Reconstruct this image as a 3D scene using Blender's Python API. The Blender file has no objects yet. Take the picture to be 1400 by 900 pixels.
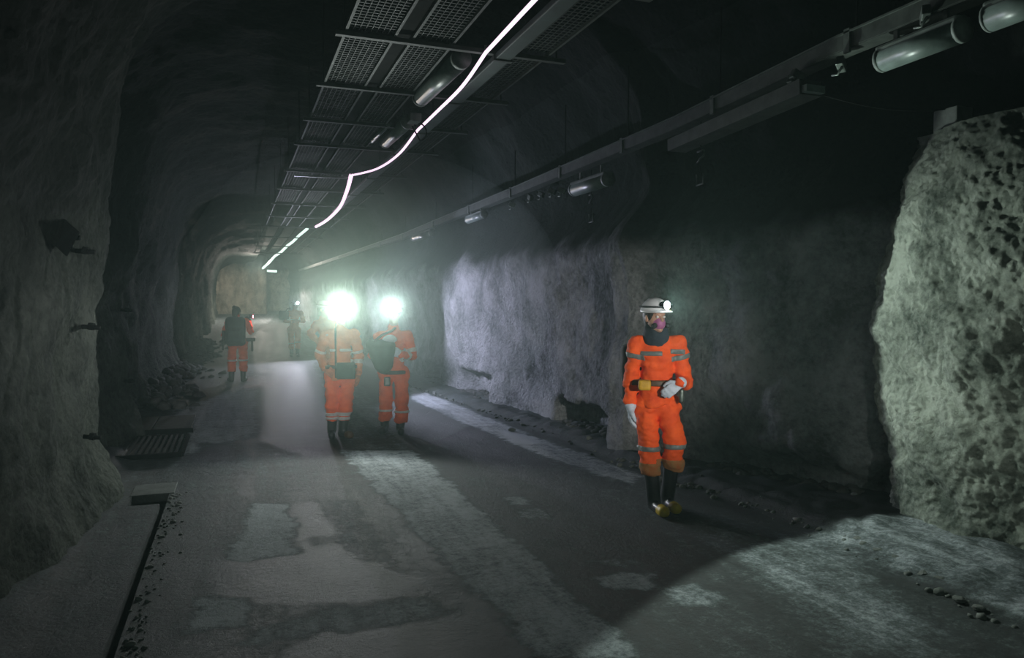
import bpy, bmesh, math, random
import numpy as np
from mathutils import Vector, Matrix, Euler

random.seed(7)
SC = bpy.context.scene
COL = SC.collection
PI = math.pi

# ------------------------------------------------------------------ camera
YAW, PITCH, FPX, EYE = math.radians(20.8), math.atan(35 / 1000), 1000.0, 1.7
cam_d = bpy.data.cameras.new('camera')
cam_d.sensor_width = 36.0
cam_d.lens = 36.0 * FPX / 1400.0
cam_d.clip_end = 200
cam = bpy.data.objects.new('camera', cam_d)
cam.location = (0, 0, EYE)
cam.rotation_euler = (PI / 2 - PITCH, 0, -YAW)
COL.objects.link(cam)
SC.camera = cam

# ------------------------------------------------------------------ world, exposure
SC.view_settings.view_transform = 'Standard'
SC.view_settings.look = 'None'
SC.view_settings.exposure = 0.0
SC.view_settings.gamma = 1.0
SC.view_settings.use_curve_mapping = False
SC.cycles.use_denoising = True
SC.cycles.volume_bounces = 0
SC.cycles.max_bounces = 6
SC.cycles.volume_step_rate = 4
SC.cycles.sample_clamp_indirect = 2.0
w = bpy.data.worlds.new('world')
SC.world = w
w.use_nodes = True
w.node_tree.nodes['Background'].inputs[0].default_value = (0.010, 0.016, 0.014, 1)
w.node_tree.nodes['Background'].inputs[1].default_value = 0.6


# ------------------------------------------------------------------ where a ray of the photograph meets the ground
def ray(px, py):
    d = ((px - 700) / FPX, 1.0, -(py - 450) / FPX)
    fw = d[1] * math.cos(PITCH) + d[2] * math.sin(PITCH)
    up = -d[1] * math.sin(PITCH) + d[2] * math.cos(PITCH)
    return (d[0] * math.cos(YAW) + fw * math.sin(YAW), -d[0] * math.sin(YAW) + fw * math.cos(YAW), up)


def ground(px, py, z=0.0):
    r = ray(px, py)
    t = (z - EYE) / r[2]
    return (r[0] * t, r[1] * t)


def at_x(px, py, X):
    r = ray(px, py)
    t = X / r[0]
    return Vector((X, r[1] * t, EYE + r[2] * t))


# ------------------------------------------------------------------ lamps (headlamps of people, and unseen fill lights added for brightness)
def spot(name, loc, d, watts, half, blend, color, radius=0.03):
    l = bpy.data.lights.new(name, 'SPOT')
    l.energy = watts
    l.color = color
    l.spot_size = math.radians(2 * half)
    l.spot_blend = blend
    l.shadow_soft_size = radius
    o = bpy.data.objects.new(name, l)
    o.location = loc
    o.rotation_euler = Vector(d).to_track_quat('-Z', 'Y').to_euler()
    COL.objects.link(o)
    return o


# unseen lamps beside the camera: two crew headlamps, then two added fills
spot('crew_and_fill_spot', (2.5, -0.6, 1.85), (0.72, 5.75, -0.50), 900, 12.5, 1.0, (1.0, 0.98, 0.92), 0.06)
spot('crew_and_fill_spot', (2.2, -0.9, 1.75), (3.15, 4.0, -0.85), 170, 16, 1.0, (0.92, 1.0, 0.90), 0.06)
spot('crew_and_fill_spot', (-0.95, -0.8, 1.9), (1.25, 10.2, -0.50), 1500, 13, 1.0, (0.95, 0.95, 1.0), 0.06)  # fill added to brighten the pair and the far walkers
spot('crew_and_fill_spot', (-0.2, -2.4, 1.9), (0.25, 1.0, -0.02), 55, 50, 1.0, (0.70, 1.0, 0.88), 0.25)  # wide dim fill added as ambient light
# unseen point light added to brighten the far end of the tunnel
l_ = bpy.data.lights.new('far_fill', 'POINT')
l_.energy = 850
l_.color = (1.0, 0.93, 0.80)
l_.shadow_soft_size = 0.2
o_ = bpy.data.objects.new('far_fill', l_)
o_.location = (1.3, 44.0, 3.7)
COL.objects.link(o_)


# ------------------------------------------------------------------ numeric helpers
def smooth(a, b, x):
    t = np.clip((np.asarray(x, dtype=np.float64) - a) / (b - a), 0, 1)
    return t * t * (3 - 2 * t)


_rng = np.random.RandomState(3)
_perm = np.concatenate([_rng.permutation(256)] * 3).astype(np.int32)
_grad = _rng.normal(size=(256, 3)).astype(np.float32)
_grad /= np.linalg.norm(_grad, axis=1, keepdims=True)


def perlin(x, y, z):
    x, y, z = [np.asarray(v, dtype=np.float32) for v in np.broadcast_arrays(x, y, z)]
    xi, yi, zi = np.floor(x).astype(np.int32), np.floor(y).astype(np.int32), np.floor(z).astype(np.int32)
    xf, yf, zf = x - xi, y - yi, z - zi
    xi, yi, zi = xi & 255, yi & 255, zi & 255
    u, v, s = xf * xf * (3 - 2 * xf), yf * yf * (3 - 2 * yf), zf * zf * (3 - 2 * zf)

    def g(a, b, c):
        h = _perm[_perm[_perm[xi + a] + yi + b] + zi + c]
        G = _grad[h]
        return G[..., 0] * (xf - a) + G[..., 1] * (yf - b) + G[..., 2] * (zf - c)
    x00 = g(0, 0, 0) * (1 - u) + g(1, 0, 0) * u
    x10 = g(0, 1, 0) * (1 - u) + g(1, 1, 0) * u
    x01 = g(0, 0, 1) * (1 - u) + g(1, 0, 1) * u
    x11 = g(0, 1, 1) * (1 - u) + g(1, 1, 1) * u
    return ((x00 * (1 - v) + x10 * v) * (1 - s) + (x01 * (1 - v) + x11 * v) * s) * 1.6


def rock(x, y, z):
    """lumpy sprayed rock: broad swells, knobs and pits"""
    d = 0.20 * perlin(x * .55, y * .55, z * .55)
    d = d + 0.10 * perlin(x * 1.5 + 9, y * 1.5, z * 1.5)
    d = d + 0.055 * (0.35 - np.abs(perlin(x * 3.6, y * 3.6 + 5, z * 3.6)))
    d = d + 0.030 * (0.35 - np.abs(perlin(x * 9, y * 9, z * 9 + 3)))
    return d


# ------------------------------------------------------------------ materials
def new_mat(name):
    m = bpy.data.materials.new(name)
    m.use_nodes = True
    nt = m.node_tree
    b = nt.nodes['Principled BSDF']
    return m, nt, b


def N(nt, t, **kw):
    n = nt.nodes.new(t)
    for k, v in kw.items():
        if k in n.inputs:
            n.inputs[k].default_value = v
        else:
            setattr(n, k, v)
    return n


def noise_node(nt, vec, scale, detail=4, rough=.6):
    n = N(nt, 'ShaderNodeTexNoise')
    n.inputs['Scale'].default_value = scale
    n.inputs['Detail'].default_value = detail
    n.inputs['Roughness'].default_value = rough
    nt.links.new(vec, n.inputs['Vector'])
    return n


def ramp(nt, fac, stops):
    r = N(nt, 'ShaderNodeValToRGB')
    el = r.color_ramp.elements
    while len(el) < len(stops):
        el.new(.5)
    for e, (p, c) in zip(el, stops):
        e.position = p
        e.color = (c[0], c[1], c[2], 1)
    nt.links.new(fac, r.inputs[0])
    return r


def basic(name, c1, c2=None, scale=20, rough=.7, metal=0.0, bump=0.0, bscale=60, spec=.5):
    m, nt, b = new_mat(name)
    tc = N(nt, 'ShaderNodeTexCoord')
    n = noise_node(nt, tc.outputs['Object'], scale)
    c2 = c2 or tuple(v * .6 for v in c1)
    r = ramp(nt, n.outputs['Fac'], [(.3, c2), (.68, c1)])
    nt.links.new(r.outputs[0], b.inputs['Base Color'])
    b.inputs['Roughness'].default_value = rough
    b.inputs['Metallic'].default_value = metal
    b.inputs['Specular IOR Level'].default_value = spec
    if bump:
        n2 = noise_node(nt, tc.outputs['Object'], bscale, 6)
        bp = N(nt, 'ShaderNodeBump')
        bp.inputs['Strength'].default_value = bump
        bp.inputs['Distance'].default_value = .01
        nt.links.new(n2.outputs['Fac'], bp.inputs['Height'])
        nt.links.new(bp.outputs[0], b.inputs['Normal'])
    return m


def emit(name, col, s):
    m, nt, b = new_mat(name)
    b.inputs['Base Color'].default_value = (*col, 1)
    b.inputs['Emission Color'].default_value = (*col, 1)
    b.inputs['Emission Strength'].default_value = s
    return m


def rock_mat(name, light, dark, upper_lo, upper_hi, upper_tone=(.014, .018, .016)):
    """sprayed rock: mottled grey below, near-black above an uneven line"""
    m, nt, b = new_mat(name)
    tc = N(nt, 'ShaderNodeTexCoord')
    P = tc.outputs['Object']
    n1 = noise_node(nt, P, 1.7, 6, .65)
    n2 = noise_node(nt, P, 14, 5, .7)
    n3 = noise_node(nt, P, .8, 3)
    mx = N(nt, 'ShaderNodeMath', operation='MULTIPLY_ADD')
    nt.links.new(n2.outputs['Fac'], mx.inputs[0])
    mx.inputs[1].default_value = .55
    nt.links.new(n1.outputs['Fac'], mx.inputs[2])
    r = ramp(nt, mx.outputs[0], [(.60, dark), (.90, light)])
    sep = N(nt, 'ShaderNodeSeparateXYZ')
    nt.links.new(P, sep.inputs[0])
    wob = N(nt, 'ShaderNodeMath', operation='MULTIPLY_ADD')
    nt.links.new(n3.outputs['Fac'], wob.inputs[0])
    wob.inputs[1].default_value = -1.2
    nt.links.new(sep.outputs['Z'], wob.inputs[2])
    mr = N(nt, 'ShaderNodeMapRange', interpolation_type='SMOOTHSTEP')  # rock colour darkens with height
    nt.links.new(wob.outputs[0], mr.inputs['Value'])
    mr.inputs['From Min'].default_value = upper_lo - .6
    mr.inputs['From Max'].default_value = upper_hi - .6
    mix = N(nt, 'ShaderNodeMix', data_type='RGBA')
    nt.links.new(mr.outputs['Result'], mix.inputs['Factor'])
    nt.links.new(r.outputs[0], mix.inputs['A'])
    mix.inputs['B'].default_value = (*upper_tone, 1)
    nt.links.new(mix.outputs['Result'], b.inputs['Base Color'])
    b.inputs['Roughness'].default_value = .85
    b.inputs['Specular IOR Level'].default_value = .10
    nb = noise_node(nt, P, 17, 9, .78)
    vb = N(nt, 'ShaderNodeTexVoronoi')
    vb.inputs['Scale'].default_value = 20
    nt.links.new(P, vb.inputs['Vector'])
    ad = N(nt, 'ShaderNodeMath', operation='MULTIPLY_ADD')
    nt.links.new(vb.outputs['Distance'], ad.inputs[0])
    ad.inputs[1].default_value = -.5
    nt.links.new(nb.outputs['Fac'], ad.inputs[2])
    bp = N(nt, 'ShaderNodeBump')
    bp.inputs['Strength'].default_value = .9
    bp.inputs['Distance'].default_value = .07
    nt.links.new(ad.outputs[0], bp.inputs['Height'])
    nt.links.new(bp.outputs[0], b.inputs['Normal'])
    return m


M = {}
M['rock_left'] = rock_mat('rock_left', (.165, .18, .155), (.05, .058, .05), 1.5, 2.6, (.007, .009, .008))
M['rock_right'] = rock_mat('rock_right', (.44, .45, .46), (.15, .16, .16), 2.15, 2.6)
M['rock_pillar'] = rock_mat('rock_pillar', (.46, .50, .43), (.11, .13, .11), 2.0, 3.4)
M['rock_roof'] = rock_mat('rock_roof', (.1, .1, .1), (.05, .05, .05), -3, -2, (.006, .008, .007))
M['rock_end'] = rock_mat('rock_end', (.62, .56, .44), (.30, .27, .2), 3.3, 4.6)
M['stone'] = basic('stone', (.17, .18, .165), (.07, .08, .07), 6, .9, bump=.5, bscale=30)
M['muck'] = basic('muck', (.10, .10, .09), (.04, .04, .04), 6, .9, bump=.6, bscale=20)
M['concrete'] = basic('concrete', (.30, .32, .30), (.18, .19, .18), 5, .9, bump=.3, bscale=40)
M['slab'] = basic('slab', (.10, .11, .105), (.05, .055, .052), 7, .9, bump=.4, bscale=40)
M['steel'] = basic('steel', (.055, .066, .058), (.022, .028, .025), 9, .65, .2, .1)
M['galv'] = basic('galv', (.17, .20, .18), (.09, .11, .10), 12, .45, .7)
M['dark_steel'] = basic('dark_steel', (.012, .014, .013), (.006, .007, .007), 9, .9, .0, spec=.1)
M['lamp_body'] = basic('lamp_body', (.15, .18, .16), (.08, .10, .09), 14, .6)
M['diffuser'] = basic('diffuser', (.17, .22, .20), (.10, .13, .12), 10, .35)
M['pipe'] = basic('pipe', (.055, .085, .078), (.03, .045, .04), 4, .6)
M['rust'] = basic('rust', (.16, .10, .06), (.05, .04, .03), 9, .9)
M['orange'] = basic('orange', (.95, .115, .006), (.72, .06, .003), 9, .8, bump=.35, bscale=45)
M['orange_washed'] = basic('orange_washed', (.72, .20, .06), (.45, .11, .03), 5, .85, bump=.35, bscale=45)  # orange with the paling of haze put into the colour
M['khaki_dirt'] = basic('khaki_dirt', (.30, .19, .07), (.40, .10, .02), 14, .9)
M['band_grey'] = basic('band_grey', (.17, .20, .19), (.12, .14, .135), 40, .5)  # reflective tape, its unlit look greyed into the colour
M['band_light'] = basic('band_light', (.62, .62, .58), (.45, .45, .42), 40, .45)  # same tape, its lamplit look put into the colour
M['skin'] = basic('skin', (.48, .28, .20), (.40, .22, .15), 9, .55)
M['glove'] = basic('glove', (.60, .66, .74), (.42, .48, .56), 22, .85, bump=.2)
M['glove_orange'] = basic('glove_orange', (.55, .14, .05), (.3, .07, .03), 22, .85)
M['rubber'] = basic('rubber', (.022, .024, .028), (.012, .013, .015), 9, .42)
M['toe_yellow'] = basic('toe_yellow', (.70, .50, .02), (.50, .33, .01), 14, .5)
M['leather'] = basic('leather', (.13, .07, .03), (.06, .035, .02), 14, .6)
M['pouch_yellow'] = basic('pouch_yellow', (.62, .36, .02), (.38, .2, .01), 14, .6)
M['black_fabric'] = basic('black_fabric', (.022, .024, .026), (.010, .011, .012), 12, .85, bump=.3)
M['navy_fabric'] = basic('navy_fabric', (.020, .032, .050), (.010, .014, .022), 6, .85, bump=.4, bscale=30)
M['green_fabric'] = basic('green_fabric', (.016, .060, .048), (.008, .030, .026), 8, .85, bump=.4, bscale=30)
M['white_fabric'] = basic('white_fabric', (.60, .64, .66), (.40, .44, .46), 10, .8)
M['helmet_white'] = basic('helmet_white', (.74, .76, .78), (.62, .64, .66), 5, .35)
M['helmet_dark'] = basic('helmet_dark', (.03, .03, .035), (.02, .02, .022), 5, .5)
M['sticker'] = basic('sticker', (.75, .72, .05), (.6, .56, .04), 30, .5)
M['mask_pink'] = basic('mask_pink', (.42, .13, .30), (.30, .08, .22), 30, .5)
M['hair'] = basic('hair', (.020, .016, .014), (.010, .008, .008), 60, .6)
M['eye'] = basic('eye', (.75, .73, .7), (.6, .58, .56), 5, .3)
M['lens'] = emit('lens', (.92, 1.0, .97), 260)
M['lens_blue'] = emit('lens_blue', (.80, .95, 1.0), 260)
M['lens_dim'] = emit('lens_dim', (.85, 1.0, .95), 60)
M['lens_red'] = emit('lens_red', (1.0, .12, .25), 25)
M['rope_pink'] = emit('rope_pink', (1.0, .72, .93), 1.45)
M['rope_green'] = emit('rope_green', (.72, 1.0, .86), 1.5)

# road: dust patches, some with painted lamplight, come with the mesh as a value per vertex, the rest is noise
m, nt, b = new_mat('road')
M['road'] = m
tc = N(nt, 'ShaderNodeTexCoord')
P = tc.outputs['Object']
at = N(nt, 'ShaderNodeAttribute', attribute_name='dust')
n1 = noise_node(nt, P, 2.2, 7, .7)
n2 = noise_node(nt, P, 30, 6, .85)
mp = N(nt, 'ShaderNodeMapping')
mp.inputs['Scale'].default_value = (9, .7, 1)
nt.links.new(P, mp.inputs['Vector'])
n3 = noise_node(nt, mp.outputs[0], 1.0, 5, .65)
def stretch(sock, lo, hi):
    q = N(nt, 'ShaderNodeMapRange')
    nt.links.new(sock, q.inputs['Value'])
    q.inputs['From Min'].default_value = lo; q.inputs['From Max'].default_value = hi
    return q.outputs[0]


s1 = N(nt, 'ShaderNodeMath', operation='MULTIPLY_ADD')
nt.links.new(stretch(n1.outputs['Fac'], .3, .7), s1.inputs[0]); s1.inputs[1].default_value = .28
nt.links.new(at.outputs['Fac'], s1.inputs[2])
s2 = N(nt, 'ShaderNodeMath', operation='MULTIPLY_ADD')
nt.links.new(stretch(n2.outputs['Fac'], .36, .64), s2.inputs[0]); s2.inputs[1].default_value = .34
nt.links.new(s1.outputs[0], s2.inputs[2])
n4 = noise_node(nt, P, 9, 8, .85)
s4 = N(nt, 'ShaderNodeMath', operation='MULTIPLY_ADD')
nt.links.new(stretch(n4.outputs['Fac'], .38, .62), s4.inputs[0]); s4.inputs[1].default_value = .34
nt.links.new(s2.outputs[0], s4.inputs[2])
s3 = N(nt, 'ShaderNodeMath', operation='MULTIPLY_ADD')
nt.links.new(stretch(n3.outputs['Fac'], .3, .7), s3.inputs[0]); s3.inputs[1].default_value = .26
nt.links.new(s4.outputs[0], s3.inputs[2])
sub = N(nt, 'ShaderNodeMath', operation='SUBTRACT')
nt.links.new(s3.outputs[0], sub.inputs[0]); sub.inputs[1].default_value = .60
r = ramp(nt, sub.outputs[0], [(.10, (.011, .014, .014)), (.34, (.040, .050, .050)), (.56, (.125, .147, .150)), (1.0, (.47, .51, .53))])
nt.links.new(r.outputs[0], b.inputs['Base Color'])
rr = N(nt, 'ShaderNodeMapRange')
nt.links.new(sub.outputs[0], rr.inputs['Value'])
rr.inputs['From Min'].default_value = .1; rr.inputs['From Max'].default_value = .7
rr.inputs['To Min'].default_value = .52; rr.inputs['To Max'].default_value = .85
nt.links.new(rr.outputs[0], b.inputs['Roughness'])
b.inputs['Specular IOR Level'].default_value = .35
nb = noise_node(nt, P, 22, 8, .8)
bp = N(nt, 'ShaderNodeBump')
bp.inputs['Strength'].default_value = .7
bp.inputs['Distance'].default_value = .035
nt.links.new(nb.outputs['Fac'], bp.inputs['Height'])
nt.links.new(bp.outputs[0], b.inputs['Normal'])


def vol_mat(name, density, g, col):
    m = bpy.data.materials.new(name)
    m.use_nodes = True
    nt = m.node_tree
    nt.nodes.remove(nt.nodes['Principled BSDF'])
    v = N(nt, 'ShaderNodeVolumeScatter')
    v.inputs['Density'].default_value = density
    v.inputs['Anisotropy'].default_value = g
    v.inputs['Color'].default_value = (*col, 1)
    nt.links.new(v.outputs[0], nt.nodes['Material Output'].inputs['Volume'])
    return m


M['haze_cloud'] = vol_mat('haze_cloud', .062, .35, (.80, 1.0, .87))
M['haze_near'] = vol_mat('haze_near', .0030, .35, (.70, 1.0, .95))


# ------------------------------------------------------------------ object helpers
def link(name, me, mat, parent=None, smooth_=True):
    o = bpy.data.objects.new(name, me)
    COL.objects.link(o)
    if mat is not None:
        me.materials.append(mat)
    if parent is not None:
        o.parent = parent
    if smooth_ and len(me.polygons):
        me.polygons.foreach_set('use_smooth', [True] * len(me.polygons))
    return o


def from_arrays(name, V, F, mat, parent=None, smooth_=True):
    me = bpy.data.meshes.new(name)
    V = np.asarray(V, dtype=np.float32)
    F = np.asarray(F, dtype=np.int32)
    me.vertices.add(len(V))
    me.vertices.foreach_set('co', V.ravel())
    k = F.shape[1]
    me.loops.add(F.size)
    me.loops.foreach_set('vertex_index', F.ravel())
    me.polygons.add(len(F))
    me.polygons.foreach_set('loop_start', np.arange(0, F.size, k, dtype=np.int32))
    me.polygons.foreach_set('loop_total', np.full(len(F), k, dtype=np.int32))
    me.update(calc_edges=True)
    me.validate()
    return link(name, me, mat, parent, smooth_)


def grid_faces(nu, nv, flip=False):
    i, j = np.meshgrid(np.arange(nu - 1), np.arange(nv - 1), indexing='ij')
    a = (i * nv + j).ravel()
    q = np.stack([a, a + nv, a + nv + 1, a + 1], 1)
    return q[:, ::-1] if flip else q


def tag(o, label=None, cat=None, group=None, kind=None):
    if label: o['label'] = label
    if cat: o['category'] = cat
    if group: o['group'] = group
    if kind: o['kind'] = kind
    return o


def empty(name, loc, label, cat, group=None, rz=0.0):
    o = bpy.data.objects.new(name, None)
    o.empty_display_size = .1
    o.location = loc
    o.rotation_euler = (0, 0, rz)
    COL.objects.link(o)
    return tag(o, label, cat, group)


class MB:
    """collects boxes, tubes and discs into one mesh"""
    def __init__(s):
        s.bm = bmesh.new()

    def box(s, c, d, rot=None, bev=0.0):
        mat = Matrix.Translation(c) @ (rot.to_4x4() if rot else Matrix()) @ Matrix.Diagonal((*d, 1))
        r = bmesh.ops.create_cube(s.bm, size=1, matrix=mat)
        if bev:
            es = list({e for v in r['verts'] for e in v.link_edges})
            bmesh.ops.bevel(s.bm, geom=es, offset=bev, segments=2, affect='EDGES', profile=.6)
        return s

    def bar(s, a, b_, wd, ht):
        a, b_ = Vector(a), Vector(b_)
        d = b_ - a
        q = d.to_track_quat('Y', 'Z').to_matrix()
        return s.box((a + b_) / 2, (wd, d.length, ht), q)

    def tube(s, pts, rad, n=8, cap=True):
        pts = [Vector(p) for p in pts]
        rads = rad if isinstance(rad, (list, tuple)) else [rad] * len(pts)
        rings = []
        up = Vector((0, 0, 1))
        for i, p in enumerate(pts):
            d = (pts[min(i + 1, len(pts) - 1)] - pts[max(i - 1, 0)]).normalized()
            u = d.cross(up)
            if u.length < 1e-3: u = d.cross(Vector((1, 0, 0)))
            u.normalize()
            v = u.cross(d)
            rings.append([s.bm.verts.new(p + (u * math.cos(2 * PI * k / n) + v * math.sin(2 * PI * k / n)) * rads[i]) for k in range(n)])
        for A, B in zip(rings, rings[1:]):
            for k in range(n):
                s.bm.faces.new((A[k], A[(k + 1) % n], B[(k + 1) % n], B[k]))
        if cap:
            s.bm.faces.new(rings[0][::-1]); s.bm.faces.new(rings[-1])
        return s

    def build(s, name, mat, parent=None, smooth_=False):
        bmesh.ops.recalc_face_normals(s.bm, faces=s.bm.faces)
        me = bpy.data.meshes.new(name)
        s.bm.to_mesh(me)
        s.bm.free()
        return link(name, me, mat, parent, smooth_)


# ------------------------------------------------------------------ the tunnel shell
def floor_z(y):
    y = np.asarray(y, dtype=np.float64)
    return np.where(y > 23, (y - 23) * .0325, 0.0)


L_PTS = [(-9, -1.7), (3, -1.55), (5, -1.38), (6.4, -1.2), (7.25, -1.12), (7.7, -1.62), (9.2, -1.55), (10.3, -1.28), (10.8, -1.66), (12, -1.55),
         (13, -1.48), (13.6, -1.75), (16, -1.5), (16.6, -1.72), (20, -1.38), (20.6, -1.6), (26, -1.28), (26.7, -1.5), (35, -1.25), (56, -1.2)]
R_PTS = [(-9, 5.6), (3.6, 5.6), (4.5, 5.35), (5.2, 4.85), (6.3, 4.5), (6.9, 4.42), (7.08, 4.12), (7.42, 4.12), (7.55, 4.28), (8.4, 4.32),
         (9.7, 4.22), (11, 4.10), (13, 3.98), (20, 3.95), (56, 3.9)]


def xL(y): return np.interp(y, *zip(*L_PTS))
def xR(y): return np.interp(y, *zip(*R_PTS))


ys = [-8.0]
while ys[-1] < 56:
    d = abs(ys[-1] - 2)
    ys.append(ys[-1] + (0.35 if ys[-1] < 1 else max(.045, .0075 * d)))
ys = np.array(ys)
NT = 330
TT = np.linspace(0, 1, NT)


def profile(t):
    """cross-section: q 0..1 from left to right, w 0..1 height; the base runs a little under the road"""
    ang = PI * (1 - t)
    c, s_ = np.cos(ang), np.sin(ang)
    n = 4.2
    q = .5 + .5 * np.sign(c) * np.abs(c) ** (2 / n)
    return q, np.abs(s_) ** (2 / n)


def shell(i_lo, i_hi, name, mat):
    # spread the samples evenly along the curve
    tt = np.linspace(0.0005, .9995, 6000)
    q, wv = profile(tt)
    arc = np.concatenate([[0], np.cumsum(np.hypot(np.diff(q) * 5.6, np.diff(wv) * 4.7))])
    arc /= arc[-1]
    ts = np.interp(TT[i_lo:i_hi + 1], arc, tt)
    q, wv = profile(ts)
    Y, Q = np.meshgrid(ys, q, indexing='ij')
    _, W = np.meshgrid(ys, wv, indexing='ij')
    H = np.interp(Y, [0, 20, 56], [4.75, 4.6, 3.5])
    a, b_ = xL(Y), xR(Y)
    X = a + (b_ - a) * Q
    Z = floor_z(Y) - .35 + (H + .35) * W
    cx = (a + b_) / 2
    nx = np.sign(X - cx) * np.abs((X - cx) / ((b_ - a) / 2)) ** 3.2
    nz = np.clip(W, 0, 1) ** 3.2
    ln = np.hypot(nx, nz) + 1e-6
    nx, nz = nx / ln, nz / ln
    D = rock(X, Y, Z) - .06
    zz = Z - floor_z(Y)
    # muck fillet at the foot of the left wall, undercuts at the foot of the right wall
    left = X < cx
    D = D - np.where(left, .12 * smooth(.6, 0, zz), 0)
    for (y0, y1, hh, dd) in ((7.7, 9.3, .34, .45), (11.6, 13.3, .42, .4), (4.6, 6.2, .22, .25), (14.5, 15.8, .35, .3)):
        wob = .1 * perlin(Y * 4, Z * 4, 0 * Y)
        m_ = smooth(y0 - .15, y0 + .2, Y) * smooth(y1 + .15, y1 - .2, Y) * smooth(hh + .12, hh - .05, zz + wob)
        D = D + np.where(left, 0, dd * m_)
    # the upper right wall leans back behind the service rail
    D = D + np.where(left, 0, .50 * smooth(2.35, 3.0, zz))
    X2 = X + nx * D
    Z2 = Z + nz * D * .8
    Z2 = np.where(W < .08, Z, Z2)
    V = np.stack([X2, Y, Z2], -1).reshape(-1, 3)
    o = from_arrays(name, V, grid_faces(len(ys), len(ts)), mat)
    return tag(o, kind='structure')


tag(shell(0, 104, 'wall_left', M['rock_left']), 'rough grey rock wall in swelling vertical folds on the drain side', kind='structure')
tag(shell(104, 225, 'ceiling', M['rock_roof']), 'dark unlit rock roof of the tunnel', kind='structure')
tag(shell(225, 329, 'wall_right', M['rock_right']), 'sprayed rock wall, pale below and near-black above, behind the walkers', kind='structure')

# end wall with the dark turning on its right
u = np.linspace(-2.6, 4.8, 90)
v = np.linspace(.7, 5.6, 60)
U, Vv = np.meshgrid(u, v, indexing='ij')
Yd = 53 + 6 * smooth(2.05, 2.5, U) + 1.0 * perlin(U * .9, Vv * .5, 0 * U) + .35 * np.abs(perlin(U * 2.5, Vv * 1.0, 0 * U + 4))
tag(from_arrays('wall_end', np.stack([U, Yd, Vv], -1).reshape(-1, 3), grid_faces(90, 60), M['rock_end']),
    'pale yellowish rock face where the tunnel turns at the far end', kind='structure')
tag(MB().box((1.6, -8.6, 2.2), (10, .3, 7)).build('wall_back', M['rock_roof']), kind='structure')

# near pillar of rough sprayed rock
pc = Vector((5.86, 3.78))
na, nz_ = 420, 300
A = np.linspace(math.radians(95), math.radians(345), na)
Zp = np.linspace(-.12, 3.02, nz_)
AA, ZZ = np.meshgrid(A, Zp, indexing='ij')
Rr = np.interp(ZZ, [-.2, 0, .5, 1.0, 1.5, 2.0, 2.5, 3.0], [1.02, 1.03, 1.08, 1.16, 1.22, 1.17, 1.08, .93])
X0, Y0 = pc.x + np.cos(AA) * Rr, pc.y + np.sin(AA) * Rr
dd = .08 * perlin(X0 * 1.3, Y0 * 1.3, ZZ * 1.3) + .05 * perlin(X0 * 3.2 + 4, Y0 * 3.2, ZZ * 3.2) \
    + .032 * perlin(X0 * 7, Y0 * 7, ZZ * 7 + 7) + .022 * perlin(X0 * 13, Y0 * 13, ZZ * 13) + .015 * perlin(X0 * 26, Y0 * 26, ZZ * 26) \
    + .009 * perlin(X0 * 47, Y0 * 47, ZZ * 47) - .040 * smooth(.45, .75, perlin(X0 * 4.2 + 3, Y0 * 4.2, ZZ * 5.2))
Rr = Rr + dd
Vp = np.stack([pc.x + np.cos(AA) * Rr, pc.y + np.sin(AA) * Rr, ZZ], -1).reshape(-1, 3)
Fp = grid_faces(na, nz_, True)
top = len(Vp)
Vp = np.concatenate([Vp, [[pc.x, pc.y, 3.06]]])
cap = np.array([[i * nz_ + nz_ - 1, (i + 1) * nz_ + nz_ - 1, top, top] for i in range(na - 1)])
me = bpy.data.meshes.new('wall_pillar')
me.from_pydata(Vp.tolist(), [], [f for f in Fp.tolist()] + [[a, b_, c] for a, b_, c, _ in cap.tolist()])
tag(link('wall_pillar', me, M['rock_pillar']), 'pale knobbly rock pillar lit by the headlamp, nearest the camera', kind='structure')

# ------------------------------------------------------------------ floor with drain channel and dust patches
ysf = [-8.0]
while ysf[-1] < 57:
    d = max(abs(ysf[-1] - 3), 0)
    ysf.append(ysf[-1] + (0.3 if ysf[-1] < 1.5 else max(.03, .006 * d)))
ysf = np.array(ysf)
xsf = np.unique(np.concatenate([np.linspace(-2.4, 6.9, 270), [-.86, -.859, -.615, -.60, -.561, -.56]]))
YF, XF = np.meshgrid(ysf, xsf, indexing='ij')
ZF = floor_z(YF) + .008 * perlin(XF * 1.2, YF * 1.2, 0 * XF) + .004 * perlin(XF * 5, YF * 5, 0 * XF)
chan = ((XF > -.8595) & (XF < -.5605) & (YF < 7.55))
ZF = ZF - chan * np.where(YF > 6.85, .19, .12 * smooth(-.615, -.60, XF) + .004 * perlin(XF * 6, YF * 3, 0 * XF))
# rough shoulders at both walls
ZF = ZF + smooth(-.92, -1.5, XF) * .10 * (YF < 60) + smooth(-.9, -1.4, XF) * .05 * perlin(XF * 3, YF * 3, 0 * XF)
kerb = np.interp(YF, [0, 2.7, 4.1, 7.15, 9.7, 14.5, 56], [3.7, 3.75, 4.02, 3.84, 3.75, 3.35, 3.45])
ZF = ZF + smooth(kerb - .05, kerb + .25, XF) * (.05 + .05 * np.abs(perlin(XF * 4, YF * 4, 0 * XF)))

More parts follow.
